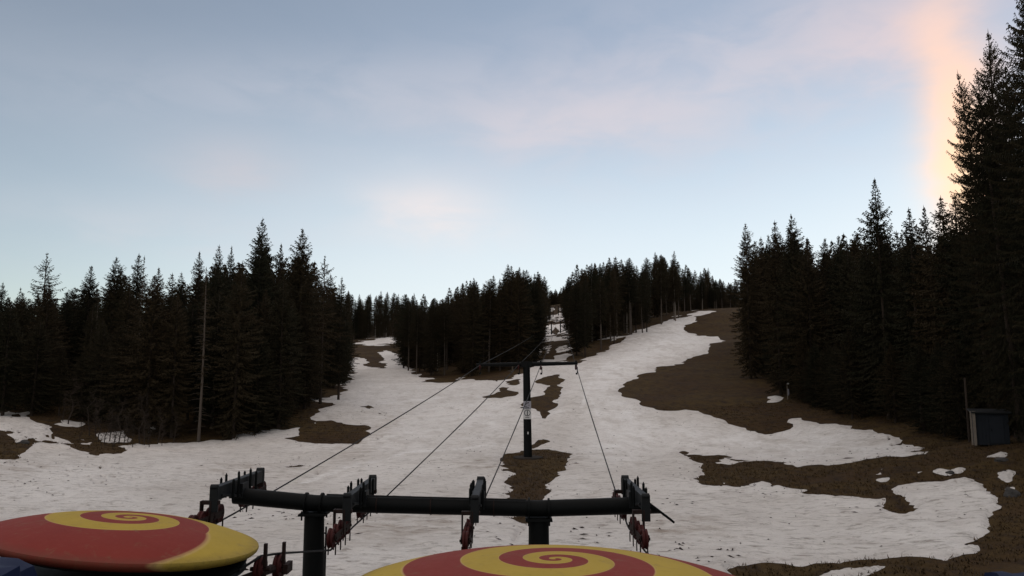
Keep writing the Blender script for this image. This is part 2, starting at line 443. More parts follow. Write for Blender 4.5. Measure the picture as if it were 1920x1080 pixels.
def mesh_from(name, V, Q, mat, attrs=None, smooth=True):
    me = bpy.data.meshes.new(name)
    Q = np.asarray(Q, np.int32)
    me.vertices.add(len(V)); me.vertices.foreach_set('co', np.asarray(V, np.float32).ravel())
    k = Q.shape[1]
    me.loops.add(Q.size); me.loops.foreach_set('vertex_index', Q.ravel())
    me.polygons.add(len(Q)); me.polygons.foreach_set('loop_start', np.arange(0, Q.size, k, dtype=np.int32))
    me.polygons.foreach_set('loop_total', np.full(len(Q), k, np.int32))
    me.polygons.foreach_set('use_smooth', np.full(len(Q), smooth))
    me.update(calc_edges=True)
    for a, arr in (attrs or {}).items():
        at = me.attributes.new(a, 'FLOAT', 'POINT'); at.data.foreach_set('value', np.asarray(arr, np.float32))
    me.materials.append(mat)
    o = bpy.data.objects.new(name, me); COL.objects.link(o)
    return o

def ground_mat():
    m, nt, bs = newmat('thawed_brown_turf')
    g = N(nt, 'ShaderNodeNewGeometry'); v = g.outputs['Position']
    n1 = noise(nt, v, .12, 6, .6); n2 = noise(nt, mapping(nt, v, (1, .6, 1)), 1.1, 8, .7, .6); n3 = noise(nt, v, 7, 5, .7)
    c = mix(nt, ramp(nt, n1, .35, .65), (.042, .024, .010), (.055, .035, .012))
    c = mix(nt, ramp(nt, n2, .42, .68), c, (.022, .014, .009))
    c = mix(nt, M(nt, 'MULTIPLY', ramp(nt, n3, .52, .8), .6), c, (.085, .056, .028))
    nt.links.new(c, bs.inputs['Base Color']); bs.inputs['Roughness'].default_value = .95; bs.inputs['Specular IOR Level'].default_value = .1
    bump(nt, bs, M(nt, 'ADD', n2, M(nt, 'MULTIPLY', n3, .5)), .9, .12)
    return m

def snow_mat():
    m, nt, bs = newmat('old_dirty_snow')
    g = N(nt, 'ShaderNodeNewGeometry'); v = g.outputs['Position']
    def at(n): a = N(nt, 'ShaderNodeAttribute', attribute_name=n); return a.outputs['Fac']
    n0 = noise(nt, v, .07, 4, .55); n1 = noise(nt, mapping(nt, v, (1, .55, 1)), .45, 7, .65, .5)
    n2 = noise(nt, mapping(nt, v, (.4, 1, 1)), 3.2, 8, .72, .5); n3 = noise(nt, v, 11, 4, .7)
    c = mix(nt, ramp(nt, n0, .3, .7), (.58, .545, .505), (.70, .67, .635))
    c = mix(nt, M(nt, 'MULTIPLY', ramp(nt, n1, .45, .72), .45), c, (.45, .41, .375))
    c = mix(nt, M(nt, 'MULTIPLY', at('tone'), ramp(nt, n1, .75, .3)), c, (.80, .785, .765))
    c = mix(nt, M(nt, 'MULTIPLY', ramp(nt, n2, .50, .66), M(nt, 'SUBTRACT', .85, M(nt, 'MULTIPLY', at('tone'), .45))), c, (.27, .24, .21))
    c = mix(nt, M(nt, 'MULTIPLY', ramp(nt, n3, .60, .70), .6), c, (.13, .105, .085))
    c = mix(nt, M(nt, 'MULTIPLY', M(nt, 'SUBTRACT', 1.0, ramp(nt, at('edge'), 0, 1)), .35), c, (.55, .52, .50))
    st = M(nt, 'MULTIPLY', at('stain'), ramp(nt, noise(nt, mapping(nt, v, (.5, 1, 1)), .9, 8, .7, .5), .40, .72))
    c = mix(nt, M(nt, 'MULTIPLY', st, .8), c, (.21, .15, .10))
    nt.links.new(c, bs.inputs['Base Color'])
    bs.inputs['Roughness'].default_value = .75; bs.inputs['Specular IOR Level'].default_value = .25
    h = M(nt, 'ADD', M(nt, 'MULTIPLY', n1, 1.2), M(nt, 'ADD', M(nt, 'MULTIPLY', n2, .55), M(nt, 'MULTIPLY', n3, .12)))
    bump(nt, bs, h, 1.0, .35)
    return m

nr, nc = GX.shape
idx = np.arange(nr * nc).reshape(nr, nc)
quads = np.stack([idx[:-1, :-1], idx[:-1, 1:], idx[1:, 1:], idx[1:, :-1]], -1).reshape(-1, 4)
VG = np.stack([GX, GY, GZ + GREL], -1).reshape(-1, 3)
gobj = mesh_from('ground', VG, quads, ground_mat())
tag(gobj, kind='structure')

# snow: the part of the same grid where the snow still lies, cut along its ragged edge
s = S.ravel()
sm = np.clip(s / 14, 0, 1); sm = sm * sm * (3 - 2 * sm)
VS = VG.copy(); VS[:, 2] += .015 + .15 * sm
qs = s[quads]; pos = qs > 0
full = quads[pos.all(1)]
part = quads[pos.any(1) & ~pos.all(1)]
newv, cache, tris = [], {}, []
base = len(VS)
def cut(a, b):
    k = (a, b) if a < b else (b, a)
    if k in cache: return cache[k]
    t = s[k[0]] / (s[k[0]] - s[k[1]])
    p = VG[k[0]] * (1 - t) + VG[k[1]] * t
    newv.append((p[0], p[1], p[2] + .012, k[0] if s[k[0]] > 0 else k[1]))
    cache[k] = base + len(newv) - 1
    return cache[k]
for q in part.tolist():
    poly = []
    for i in range(4):
        a, b = q[i], q[(i + 1) % 4]
        if s[a] > 0: poly.append(a)
        if (s[a] > 0) != (s[b] > 0): poly.append(cut(a, b))
    for i in range(1, len(poly) - 1): tris.append((poly[0], poly[i], poly[i + 1]))
nv = np.array(newv)
VA = np.concatenate([VS, nv[:, :3]])
src = np.concatenate([np.arange(base), nv[:, 3].astype(int)])
TR = np.concatenate([full[:, [0, 1, 2]], full[:, [0, 2, 3]], np.array(tris)])
used, inv = np.unique(TR.ravel(), return_inverse=True)
ed = np.clip(np.concatenate([s, np.zeros(len(nv))]) / 22, 0, 1)
sobj = mesh_from('snow', VA[used], inv.reshape(-1, 3), snow_mat(),
                 dict(edge=ed[used], tone=TONE.ravel()[src[used]], stain=STAIN.ravel()[src[used]]))
tag(sobj, kind='structure')

# dry grass on the thawed turf near the lift
def grass():
    rg = np.random.default_rng(5)
    ok = (s < -4) & (GY.ravel() > 22) & (GY.ravel() < 100) & (GPX.ravel() > -60) & (GPX.ravel() < 1990) & (s > -59.5)
    ids = np.nonzero(ok)[0]
    w = (GY.ravel()[ids]) ** 2
    ids = rg.choice(ids, 17000, p=w / w.sum())
    c = VG[ids] + np.c_[rg.normal(0, .15, (len(ids), 2)), np.zeros(len(ids))]
    V, Q = [], []
    for j in range(4):
        a = rg.uniform(0, 6.28, len(ids)); h = rg.uniform(.05, .17, len(ids)); w2 = rg.uniform(.012, .03, len(ids))
        o = np.stack([np.cos(a), np.sin(a), 0 * a], -1)
        t = np.stack([np.cos(a + 1.4) * h * .9, np.sin(a + 1.4) * h * .9, h], -1)
        b = c + rg.normal(0, .07, c.shape) * (1, 1, 0)
        k = np.arange(len(ids)) * 3 + 3 * len(ids) * j
        V.append(np.stack([b - o * w2[:, None], b + o * w2[:, None], b + t], 1).reshape(-1, 3)); Q.append(np.stack([k, k + 1, k + 2], -1))
    o = mesh_from('dry_grass', np.concatenate(V), np.concatenate(Q), MAT['grass'], smooth=False)
    tag(o, 'short dry brown grass on the snow-free patches', 'grass', kind='stuff')
grass()

# twigs, cones and clods lying on the old snow
def litter():
    rg = np.random.default_rng(9)
    sv = s; gy = GY.ravel(); gp = GPX.ravel()
    clump = np.clip(vnoise(GX / 5, GY / 4, 71) + .6 * vnoise(GX / 1.6, GY / 1.3, 72) - .1, 0, 2).ravel()
    edge_ = np.exp(-np.maximum(sv, 0) / 12) * .6
    ok = (sv > 3) & (gy > 23) & (gy < 110) & (gp > -40) & (gp < 1960)
    ids = np.nonzero(ok)[0]
    w = (gy[ids] ** 1.6) * (clump[ids] + edge_[ids] + .03)
    ids = rg.choice(ids, 850, p=w / w.sum())
    n = len(ids)
    c = VS[ids] + np.c_[rg.normal(0, .12, (n, 2)), np.full(n, .012)]
    a = rg.uniform(0, 3.14, n); L = rg.uniform(.03, .12, n) * rg.choice([1, 1, 1, 2], n); Wd = rg.uniform(.015, .05, n)
    u = np.stack([np.cos(a), np.sin(a), 0 * a], -1) * L[:, None]; v = np.stack([-np.sin(a), np.cos(a), 0 * a], -1) * Wd[:, None]
    h = np.c_[np.zeros((n, 2)), rg.uniform(.01, .06, n)]
    V = np.stack([c - u, c - v, c + u, c + v, c + h], 1).reshape(-1, 3)
    k = np.arange(n) * 5
    Q = np.concatenate([np.stack([k + i, k + (i + 1) % 4, k + 4], -1) for i in range(4)])
    o = mesh_from('forest_litter', V, Q, MAT['rust'], smooth=False)
    tag(o, 'dark twigs and needle litter scattered over the old snow', 'litter', kind='stuff')
litter()

# ------------------------------------------------------------------ trees
def spruce(seed, H=24.0, Rm=2.6, cb=.12, sparse=.08, step=.24, wsp=.46, tw=1.0, ragged=.25, powr=.6):
    """crown mesh data (verts, quads) of one spruce; every needle twig is a small diamond"""
    rg = random.Random(seed)
    V, Q = [], []
    def dia(p, d, l, wv, w):
        b = len(V)
        V.append(p)
        m = (p[0] + d[0] * l * .45, p[1] + d[1] * l * .45, p[2] + d[2] * l * .45)
        V.append((m[0] + wv[0] * w, m[1] + wv[1] * w, m[2] + wv[2] * w))
        V.append((p[0] + d[0] * l, p[1] + d[1] * l, p[2] + d[2] * l - .04))
        V.append((m[0] - wv[0] * w, m[1] - wv[1] * w, m[2] - wv[2] * w))
        Q.append((b, b + 1, b + 2, b + 3))
    z = cb * H
    side = rg.uniform(0, 6.28)
    while z < H * .99:
        t = (z - cb * H) / (H - cb * H)
        prof = (1 - (1 - min(1.0, (1 - t) / powr)) ** 1.6) * min(1.0, .6 + t * 3.0)
        L0 = Rm * prof + .06
        n = rg.randint(6, 8) if t < .9 else rg.randint(4, 6)
        y0 = rg.uniform(0, 6.28)
        lev = rg.uniform(1 - ragged, 1 + ragged * .6)
        for k in range(n):
            if rg.random() < sparse: continue
            a = y0 + 6.283 * k / n + rg.uniform(-.3, .3)
            L = L0 * lev * rg.uniform(.62, 1.15) * (1 + .14 * math.cos(a - side))
            el0 = R(-22 + 62 * t ** 1.6 + rg.uniform(-9, 9))
            ca, sa = math.cos(a), math.sin(a)
            zz = z + rg.uniform(-.15, .15)
            ns = max(2, int(L / step))
            pr, ph = 0.0, 0.0
            prev = (0.0, 0.0, zz)
            for i in range(1, ns + 1):
                q = i / ns
                el = el0 - R(16) * math.sin(q * 3.0) + R(24) * q * q
                ds = L / ns
                pr += ds * math.cos(el); ph += ds * math.sin(el)
                pt = (ca * pr, sa * pr, zz + ph)
                dia(prev, ((pt[0] - prev[0]) / ds, (pt[1] - prev[1]) / ds, (pt[2] - prev[2]) / ds), ds * 1.5, (-sa * .4, ca * .4, .9), .045 * tw)
                prev = pt
                if q < .12: continue
                tl = (.22 + .46 * (1 - q) + .1 * (L / Rm)) * min(1.0, .22 + L / 1.9) * tw
                for sd in (-1, 1):
                    fw = rg.uniform(.35, .95); dn = rg.uniform(.1, .75); sw = rg.uniform(.5, 1.0) * sd
                    d = (ca * fw - sa * sw, sa * fw + ca * sw, -dn)
                    l = 1 / math.sqrt(d[0] ** 2 + d[1] ** 2 + d[2] ** 2)
                    rv = rg.uniform(-.6, .6)
                    dia(pt, (d[0] * l, d[1] * l, d[2] * l), tl * rg.uniform(.6, 1.2), (ca * .7 * sd, sa * .7 * sd, rv), rg.uniform(.055, .10) * tw)
                if rg.random() < .5:
                    dia(pt, (rg.uniform(-.3, .3), rg.uniform(-.3, .3), -.95), tl * rg.uniform(.5, 1.0), (-sa, ca, 0), .08 * tw)
        z += wsp * (1 - .45 * t) * rg.uniform(.8, 1.2)
    dia((0, 0, H * .97), (0, 0, 1), H * .04, (1, 0, 0), .05); dia((0, 0, H * .97), (0, 0, 1), H * .04, (0, 1, 0), .05)
    for k in range(10):
        a = k * 2.4
        dia((0, 0, H * .945 + k * H * .0045), (math.cos(a) * .35, math.sin(a) * .35, .87), .32, (-math.sin(a), math.cos(a), 0), .04)
    return V, Q

def crown_mesh(name, V, Q, mat):
    me = bpy.data.meshes.new(name)
    o = mesh_from(name, np.array(V), np.array(Q), mat, smooth=False)
    me = o.data
    bpy.data.objects.remove(o)
    return me

def trunk_mesh(name, seed, H, r, mat, stubs=0, top=.985, stub_lo=.06):
    rg = random.Random(seed)
    b = MB()
    pts, rs = [], []
    bx, by = rg.uniform(-.12, .12), rg.uniform(-.12, .12)
    for i in range(9):
        t = i / 8
        pts.append((bx * math.sin(t * 3.1), by * math.sin(t * 3.1), -.4 + t * (H * top + .4)))
        rs.append(r * (1.25 if i == 0 else 1) * (1 - t) ** .8 + .02)
    b.tube(pts, rs, 8)
    for i in range(stubs):
        z = H * rg.uniform(stub_lo, .9); a = rg.uniform(0, 6.28)
        l = rg.uniform(.3, 1.5) * (1 - z / H * .6)
        b.tube([(0, 0, z), (math.cos(a) * l * .6, math.sin(a) * l * .6, z - .05 * l), (math.cos(a) * l, math.sin(a) * l, z - .22 * l)], [.03, .02, .008], 4)
    o = b.build(name, mat, smooth=True)
    me = o.data
    bpy.data.objects.remove(o)
    return me

HT = 24.0
PROTO = {}
def proto(key, seed, bark='bark', rt=.2, stubs=0, **k):
    V, Q = spruce(seed, HT, **k)
    PROTO.setdefault(key, []).append((trunk_mesh('trunk', seed, HT, rt, MAT[bark], stubs), crown_mesh('crown', V, Q, MAT['crown'])))
for i in range(6): proto('full', 100 + i, bark='barkdark', Rm=3.3 + .3 * (i % 3), cb=.05 + .03 * (i % 2), sparse=.06 + .05 * (i % 2), ragged=.28, powr=.62, tw=1.15)
for i in range(3): proto('slim', 200 + i, bark='barkdark', Rm=2.4 + .25 * i, cb=.16, sparse=.1, ragged=.35, powr=.62, tw=1.1)
for i in range(4): proto('tall', 300 + i, bark='barkpale' if i < 1 else 'bark', Rm=2.9 + .2 * i, cb=.34 + .05 * i, sparse=.08, stubs=26, ragged=.3, powr=.6, tw=1.15)
for i in range(2): proto('open', 400 + i, bark='barkdark', Rm=3.2, cb=.14, sparse=.36, step=.27, wsp=.6, ragged=.5, powr=.65, tw=1.1)
for i in range(3): proto('big', 500 + i, bark='barkdark', Rm=3.7 + .3 * i, cb=.06, sparse=.10, step=.15, wsp=.36, tw=.72, ragged=.2, rt=.3, powr=.45)
for i in range(2): proto('snag', 600 + i, bark='bark', Rm=1.25, cb=.28, sparse=.62, step=.3, wsp=.6, ragged=.5, stubs=80, rt=.15)

count = {'n': 0}
def tree(kind, px, D, top, label, group=None, name='spruce_tree', wid=None, lean=0.0, hmin=6, hmax=40, var=None):
    x, y, z = ground(px, D)
    h = min(max(height_to(top, D, z), hmin), hmax)
    if kind not in ('big', 'snag'):               # px names the column of the tip, not of the foot
        x = (px - 960) / F * (D * CP + (z + h) * SP)
        z = float(zt(x, D))
        h = min(max(height_to(top, D, z), hmin), hmax)
    ps = PROTO[kind]
    tm, cm = ps[rnd.randrange(len(ps)) if var is None else var]
    root = empty(name, (x, y, z - .1), label, 'tree', group)
    sxy = (h / HT) ** .6 * rnd.uniform(.88, 1.15) if wid is None else wid
    root.scale = (sxy, sxy, h / HT)
    tl = 1.0 if group else .35
    root.rotation_euler = (R(rnd.uniform(-tl, tl)), R(lean + rnd.uniform(-tl, tl)), rnd.uniform(0, 6.28) if not lean else 0)
    for nm, me in (('trunk', tm), ('crown', cm)):
        o = bpy.data.objects.new(nm, me); COL.objects.link(o); o.parent = root
    count['n'] += 1
    PLACED.append((x, y))
    return root
PLACED = []
def interp(tab, x): return float(np.interp(x, [a for a, _ in tab], [b for _, b in tab]))

# -- spruces that can be told apart on the skyline and at the edges
LS = 'spruces of the stand left of the slope'
tree('open', 88, 108, 473, 'sparse spruce with gaps in its crown, tallest at the far left of the skyline')
tree('slim', 6, 112, 528, 'slender spruce cut by the left edge of the frame')
tree('open', 38, 118, 538, 'thin low spruce top between the left edge and the sparse tall spruce')
tree('full', 170, 104, 497, 'broad spruce with a double tip right of the sparse tall spruce', var=1)
tree('full', 220, 101, 481, 'broad bushy spruce, second peak left of the pale dead trunk top', var=2)
tree('full', 263, 99, 474, 'pointed spruce rising behind the tall thin pale trunk', var=0)
tree('slim', 298, 104, 500, 'small pointed spruce top right of the thin pale trunk')
tree('slim', 375, 110, 470, 'narrow spire spruce behind the big grey trunk', wid=.9)
tree('slim', 411, 106, 458, 'narrow spruce with a needle-thin tip above the big grey trunk', wid=.85)
tree('slim', 434, 108, 460, 'very narrow spruce spire left of the tallest left peak', wid=.7)
tree('full', 495, 100, 408, 'tallest spruce of the left stand with a stepped pointed top', var=3)
tree('full', 566, 99, 428, 'second tallest spruce of the left stand, dense conical top', var=4)
tree('slim', 525, 103, 455, 'shorter spruce between the two tallest left peaks')
tree('open', 609, 104, 478, 'open-crowned spruce standing right of the two tallest left peaks')
tree('slim', 641, 112, 518, 'small spruce at the right shoulder of the left stand')
tree('snag', 372, 79, 500, 'grey half-dead spruce with bare trunk at the front of the left stand', var=0, wid=.95)
tree('snag', 252, 84, 478, 'tall thin pale trunk with few branches in the left stand', var=1, wid=.7)
tree('snag', 283, 84, 700, 'short pale bare trunk in the brush at left', var=1, wid=.5)
tree('snag', 170, 92, 560, 'thin pale trunk with short branches left of the brush', var=0, wid=.6)
tree('tall', 603, 118, 530, 'spruce with long bare pale trunk at the right end of the left stand', var=0)
tree('full', 440, 84, 560, 'full spruce leaning over the snow edge right of the grey trunk', var=5)
tree('full', 500, 88, 540, 'wide dark spruce at the snow edge before the tallest left peak', var=3)
tree('full', 548, 93, 560, 'wide spruce standing above the brown turf patch at left', var=2)
tree('full', 630, 135, 575, 'low spruce at the corner where the left piste begins', var=1)
tree('full', 648, 150, 592, 'last small spruce beside the left piste entrance', var=0)
tree('full', 1640, 78, 333, 'lone tall open-branched spruce rising above the right stand', wid=.85, var=1)
tree('full', 1397, 128, 418, 'tall pointed spruce at the left end of the right stand', var=2, wid=.95)
tree('full', 1450, 106, 412, 'spruce top at the left shoulder of the right stand', var=0)
tree('full', 1482, 102, 400, 'rounded spruce cluster top, highest of the right stand shoulder', var=4)
tree('slim', 1704, 72, 388, 'slim spruce left of the orange glow')
tree('slim', 1735, 70, 384, 'slim bent spruce at the left rim of the orange glow')
tree('slim', 1764, 66, 366, 'pointed spruce standing in front of the orange glow', wid=1.0)
tree('slim', 1789, 64, 362, 'pointed spruce between the orange glow and the tall edge tree', wid=1.0)
tree('big', 1908, 54, 128, 'tall ragged spruce leaning left beside the orange glow', lean=-4.4, var=0, wid=.58)
tree('big', 1916, 50, 134, 'tall dense spruce behind the shed at the right edge', var=1, wid=.62, lean=-2.6)
tree('big', 2030, 44, -70, 'giant spruce running out of the top right of the frame', var=2, wid=.78)
tree('big', 2070, 40, -160, 'huge dark spruce cut by the right edge of the frame', var=1, wid=.85)

tree('big', 1915, 52, 60, 'dark spruce in the tall mass at the right edge', 'tall spruces at the right edge', var=0, wid=.72)
tree('big', 2000, 47, -10, 'dark spruce in the tall mass at the right edge', 'tall spruces at the right edge', var=1, wid=.75)
tree('big', 1905, 58, 230, 'dark spruce in the tall mass at the right edge', 'tall spruces at the right edge', var=2, wid=.75)
tree('big', 1948, 60, 120, 'dark spruce in the tall mass at the right edge', 'tall spruces at the right edge', var=0, wid=.85)
tree('big', 1862, 58, 330, 'dark spruce in the tall mass at the right edge', 'tall spruces at the right edge', var=1, wid=.62)
# -- stands filled row by row; tops stay under the skyline the stand shows
def stand(n, px0, px1, front, depth, sky, kinds, label, group, gap=(6, 60), mind=2.4, hmax=30, hmin=8, seed=1, bias=1.0):
    rg = random.Random(seed); k = 0; tries = 0
    while k < n and tries < n * 60:
        tries += 1
        px = rg.uniform(px0, px1)
        D = interp(front, px) + depth * rg.random() ** bias
        x = (px - 960) / F * D
        if any((x - a) ** 2 + (D - b) ** 2 < mind ** 2 for a, b in PLACED): continue
        top = interp(sky, px) + rg.uniform(*gap)
        tree(kinds[rg.randrange(len(kinds))], px, D, top, label, group, hmax=hmax, hmin=hmin)
        k += 1

skyA = [(-200, 540), (5, 535), (60, 520), (130, 515), (170, 505), (220, 490), (263, 485), (300, 505), (335, 500), (375, 478), (435, 468), (470, 455), (495, 430), (530, 455), (566, 445), (610, 490), (640, 525), (670, 545)]
frontA = [(-200, 86), (0, 84), (130, 84), (220, 82), (290, 78), (375, 80), (460, 80.5), (540, 86), (580, 97), (620, 126), (655, 150)]
stand(58, -90, 652, frontA, 42, skyA, ['full', 'full', 'slim', 'tall', 'full'], 'dark spruce in the dense stand left of the slope', LS, gap=(8, 80), seed=2, bias=1.2)
stand(16, 60, 600, frontA, 5, [(-200, 640), (300, 640), (560, 640)], ['full', 'full', 'slim'], 'low spruce in the shade at the front of the left stand', 'low spruces at the front of the left stand', gap=(-60, 70), seed=22)
skyB = [(640, 545), (660, 542), (700, 545), (745, 545), (760, 540)]
stand(24, 650, 752, [(600, 350), (760, 356)], 45, skyB, ['tall', 'tall', 'slim', 'full'], 'spruce far up behind the left piste', 'far spruces behind the left piste', gap=(0, 22), mind=2.6, seed=3)
for q in ((985, 169, 505), (972, 168, 500), (1001, 180, 512), (958, 170, 498)):
    tree('full', q[0], q[1], q[2], 'dark spruce in the block between left piste and lift line', 'spruces between the left piste and the lift line')
skyC = [(735, 560), (745, 548), (780, 535), (825, 548), (850, 518), (883, 508), (905, 512), (935, 494), (965, 494), (985, 500), (1010, 507), (1022, 518), (1033, 548)]
frontC = [(735, 330), (745, 270), (760, 205), (780, 178), (810, 170), (900, 166), (960, 168), (990, 172), (1003, 182), (1012, 215), (1022, 330), (1032, 430)]
stand(52, 742, 1030, frontC, 55, skyC, ['full', 'full', 'tall', 'slim', 'tall'], 'dark spruce in the block between left piste and lift line', 'spruces between the left piste and the lift line', gap=(0, 46), mind=2.4, seed=4, bias=1.3)
skyD = [(1052, 545), (1060, 510), (1087, 482), (1110, 488), (1140, 468), (1165, 478), (1190, 470), (1215, 480), (1230, 466), (1262, 464), (1280, 482), (1305, 494), (1330, 494), (1350, 512), (1390, 520)]
frontD = [(1054, 480), (1060, 330), (1068, 215), (1078, 175), (1095, 168), (1130, 184), (1180, 216), (1250, 248), (1300, 272), (1350, 296), (1400, 305)]
stand(58, 1056, 1385, frontD, 50, skyD, ['tall', 'tall', 'full', 'slim', 'tall'], 'spruce in the block right of the lift line', 'spruces between the lift line and the right piste', gap=(0, 40), mind=2.4, seed=5, bias=1.4)
skyE = [(1385, 520), (1400, 445), (1430, 440), (1450, 422), (1482, 412), (1510, 425), (1550, 430), (1600, 422), (1640, 425), (1700, 425), (1750, 425), (1790, 420), (1830, 420), (1900, 300), (2100, 200)]
frontE = [(1385, 240), (1400, 180), (1412, 144), (1440, 121), (1480, 102), (1530, 89), (1580, 82), (1650, 74), (1720, 67), (1790, 60), (1850, 55), (2000, 46)]
stand(14, 1420, 1800, frontE, 5, [(1400, 600), (1800, 640)], ['full'], 'low dark spruce at the front of the right stand', 'low spruces at the front of the right stand', gap=(-60, 60), seed=23)
stand(54, 1392, 2010, frontE, 42, skyE, ['full', 'full', 'full', 'slim'], 'dark spruce in the shaded stand right of the slope', 'spruces of the stand right of the slope', gap=(2, 60), mind=2.2, seed=6, bias=1.3)
print('trees', count['n'])

# far woods as one mass
def far_forest():
    rg = random.Random(8)
    low = []
    for i in range(3):
        V, Q = spruce(700 + i, HT, Rm=3.2, cb=.08, sparse=.08, step=.7, wsp=.85, tw=2.2, ragged=.3, powr=.62)
        low.append((np.array(V), np.array(Q)))
    VV, QQ, b = [], [], 0
    def put(x, y, h):
        nonlocal b
        V, Q = low[rg.randrange(3)]
        a = rg.uniform(0, 6.28); w = (h / HT) ** .5 * rg.uniform(.9, 1.2)
        z = float(zt(x, y))
        v = np.stack([(V[:, 0] * math.cos(a) - V[:, 1] * math.sin(a)) * w + x, (V[:, 0] * math.sin(a) + V[:, 1] * math.cos(a)) * w + y, V[:, 2] * h / HT + z], -1)
        VV.append(v); QQ.append(Q + b); b += len(v)
    for i in range(230):
        px = rg.uniform(560, 1030); D = rg.uniform(420, 640)
        put((px - 960) / F * D, D, rg.uniform(15, 21))
    for i in range(150):
        px = rg.uniform(1063, 1420); D = rg.uniform(400, 640)
        if D < 430 and px > 1330: continue
        put((px - 960) / F * D, D, rg.uniform(13, 19))
    for i in range(60):
        px = rg.uniform(1030, 1062); D = rg.uniform(540, 640)
        put((px - 960) / F * D, D, rg.uniform(8, 13))
    for i in range(120):
        px = rg.uniform(-200, 560); D = rg.uniform(170, 420)
        put((px - 960) / F * D, D, rg.uniform(15, 20))
    for i in range(130):
        px = rg.uniform(1420, 2300); D = rg.uniform(130, 420)
        put((px - 960) / F * D, D, rg.uniform(13, 18))
    def fill(n, px0, px1, front, d0, d1, sky, gap):
        for i in range(n):
            px = rg.uniform(px0, px1); D = interp(front, px) + rg.uniform(d0, d1)
            x = (px - 960) / F * D; z = float(zt(x, D))
            h = height_to(interp(sky, px) + rg.uniform(*gap), D, z)
            if h > 4: put(x, D, min(h, 27))
    fill(150, -120, 640, frontA, 30, 75, skyA, (22, 85))
    fill(40, -120, 560, frontA, 14, 30, skyA, (110, 200))
    fill(90, 745, 1026, frontC, 30, 75, skyC, (10, 60))
    fill(100, 1062, 1385, frontD, 30, 75, skyD, (8, 55))
    fill(130, 1420, 2050, frontE, 24, 70, skyE, (12, 70))
    fill(40, 1840, 2050, frontE, 8, 24, skyE, (60, 160))
    fill(60, 1440, 2050, frontE, 10, 26, skyE, (120, 260))
    o = mesh_from('distant_forest', np.concatenate(VV), np.concatenate(QQ), MAT['crown'], smooth=False)
    tag(o, 'far dark spruce forest covering the hill behind the stands', 'forest', kind='stuff')
far_forest()

# bare saplings in the brush at the left
def sapling_mesh(seed, H):
    rg = random.Random(seed); b = MB()
    pts = [(rg.uniform(-.06, .06) * i, rg.uniform(-.06, .06) * i, -.1 + H * i / 6) for i in range(7)]
    b.tube(pts, [.045 * (1 - i / 7.2) for i in range(7)], 5)
    stem = b
    t = MB()
    for i in range(int(14 * H)):
        q = rg.uniform(.15, 1); z = H * q; a = rg.uniform(0, 6.28); l = rg.uniform(.25, .7) * (1.15 - q) + .15
        k = min(5, int(q * 6)); f = q * 6 - k
        x0 = pts[k][0] * (1 - f) + pts[k + 1][0] * f; y0 = pts[k][1] * (1 - f) + pts[k + 1][1] * f
        e = (x0 + math.cos(a) * l, y0 + math.sin(a) * l, z + l * rg.uniform(.0, .8))
        t.tube([(x0, y0, z - .06), ((x0 + e[0]) / 2, (y0 + e[1]) / 2, (z + e[2]) / 2 - .02), e], [.016, .011, .004], 3)
        for j in range(3):
            m = rg.uniform(.4, 1); p = (x0 + (e[0] - x0) * m, y0 + (e[1] - y0) * m, z + (e[2] - z) * m)
            t.tube([p, (p[0] + rg.uniform(-.2, .2), p[1] + rg.uniform(-.2, .2), p[2] + rg.uniform(-.05, .25))], [.008, .003], 3)
    return stem, t
saps = []
for i in range(3):
    st, tw = sapling_mesh(50 + i, 3.2)
    a = st.build('stem', MAT['barkdark'], smooth=True); b_ = tw.build('twigs', MAT['twig'])
    saps.append((a.data, b_.data)); bpy.data.objects.remove(a); bpy.data.objects.remove(b_)
for i, (px, D, h) in enumerate([(185, 72, 4.2), (196, 70, 3.0), (205, 73, 3.6), (214, 69, 2.7), (222, 72, 4.0), (232, 70, 3.2), (240, 73, 2.6), (178, 74, 3.4), (270, 72, 3.4), (279, 70, 2.5),
                                (262, 74, 4.6), (168, 75, 4.4), (128, 80, 5.0), (118, 82, 3.0), (295, 75, 3.6), (303, 73, 2.4), (150, 72, 2.0), (210, 66, 1.8), (190, 66, 1.6), (248, 68, 2.2), (325, 77, 3.0), (598, 108, 3), (590, 104, 2.2)]):
    x, y, z = ground(px, D)
    grp = 'bare saplings in the brush at left' if px < 560 else 'bare saplings above the brown patch'
    lab = 'thin bare sapling in the snowy brush before the left stand' if px < 560 else 'thin bare sapling at the wood edge above the brown turf patch'
    r_ = empty('bare_sapling', (x, y, z), lab, 'sapling', grp)
    r_.scale = (h / 3.2 * 1.1,) * 2 + (h / 3.2,); r_.rotation_euler = (R(rnd.uniform(-5, 5)), R(rnd.uniform(-5, 5)), rnd.uniform(0, 6))
    for nm, me in zip(('stem', 'twigs'), saps[i % 3]):
        o = bpy.data.objects.new(nm, me); COL.objects.link(o); o.parent = r_

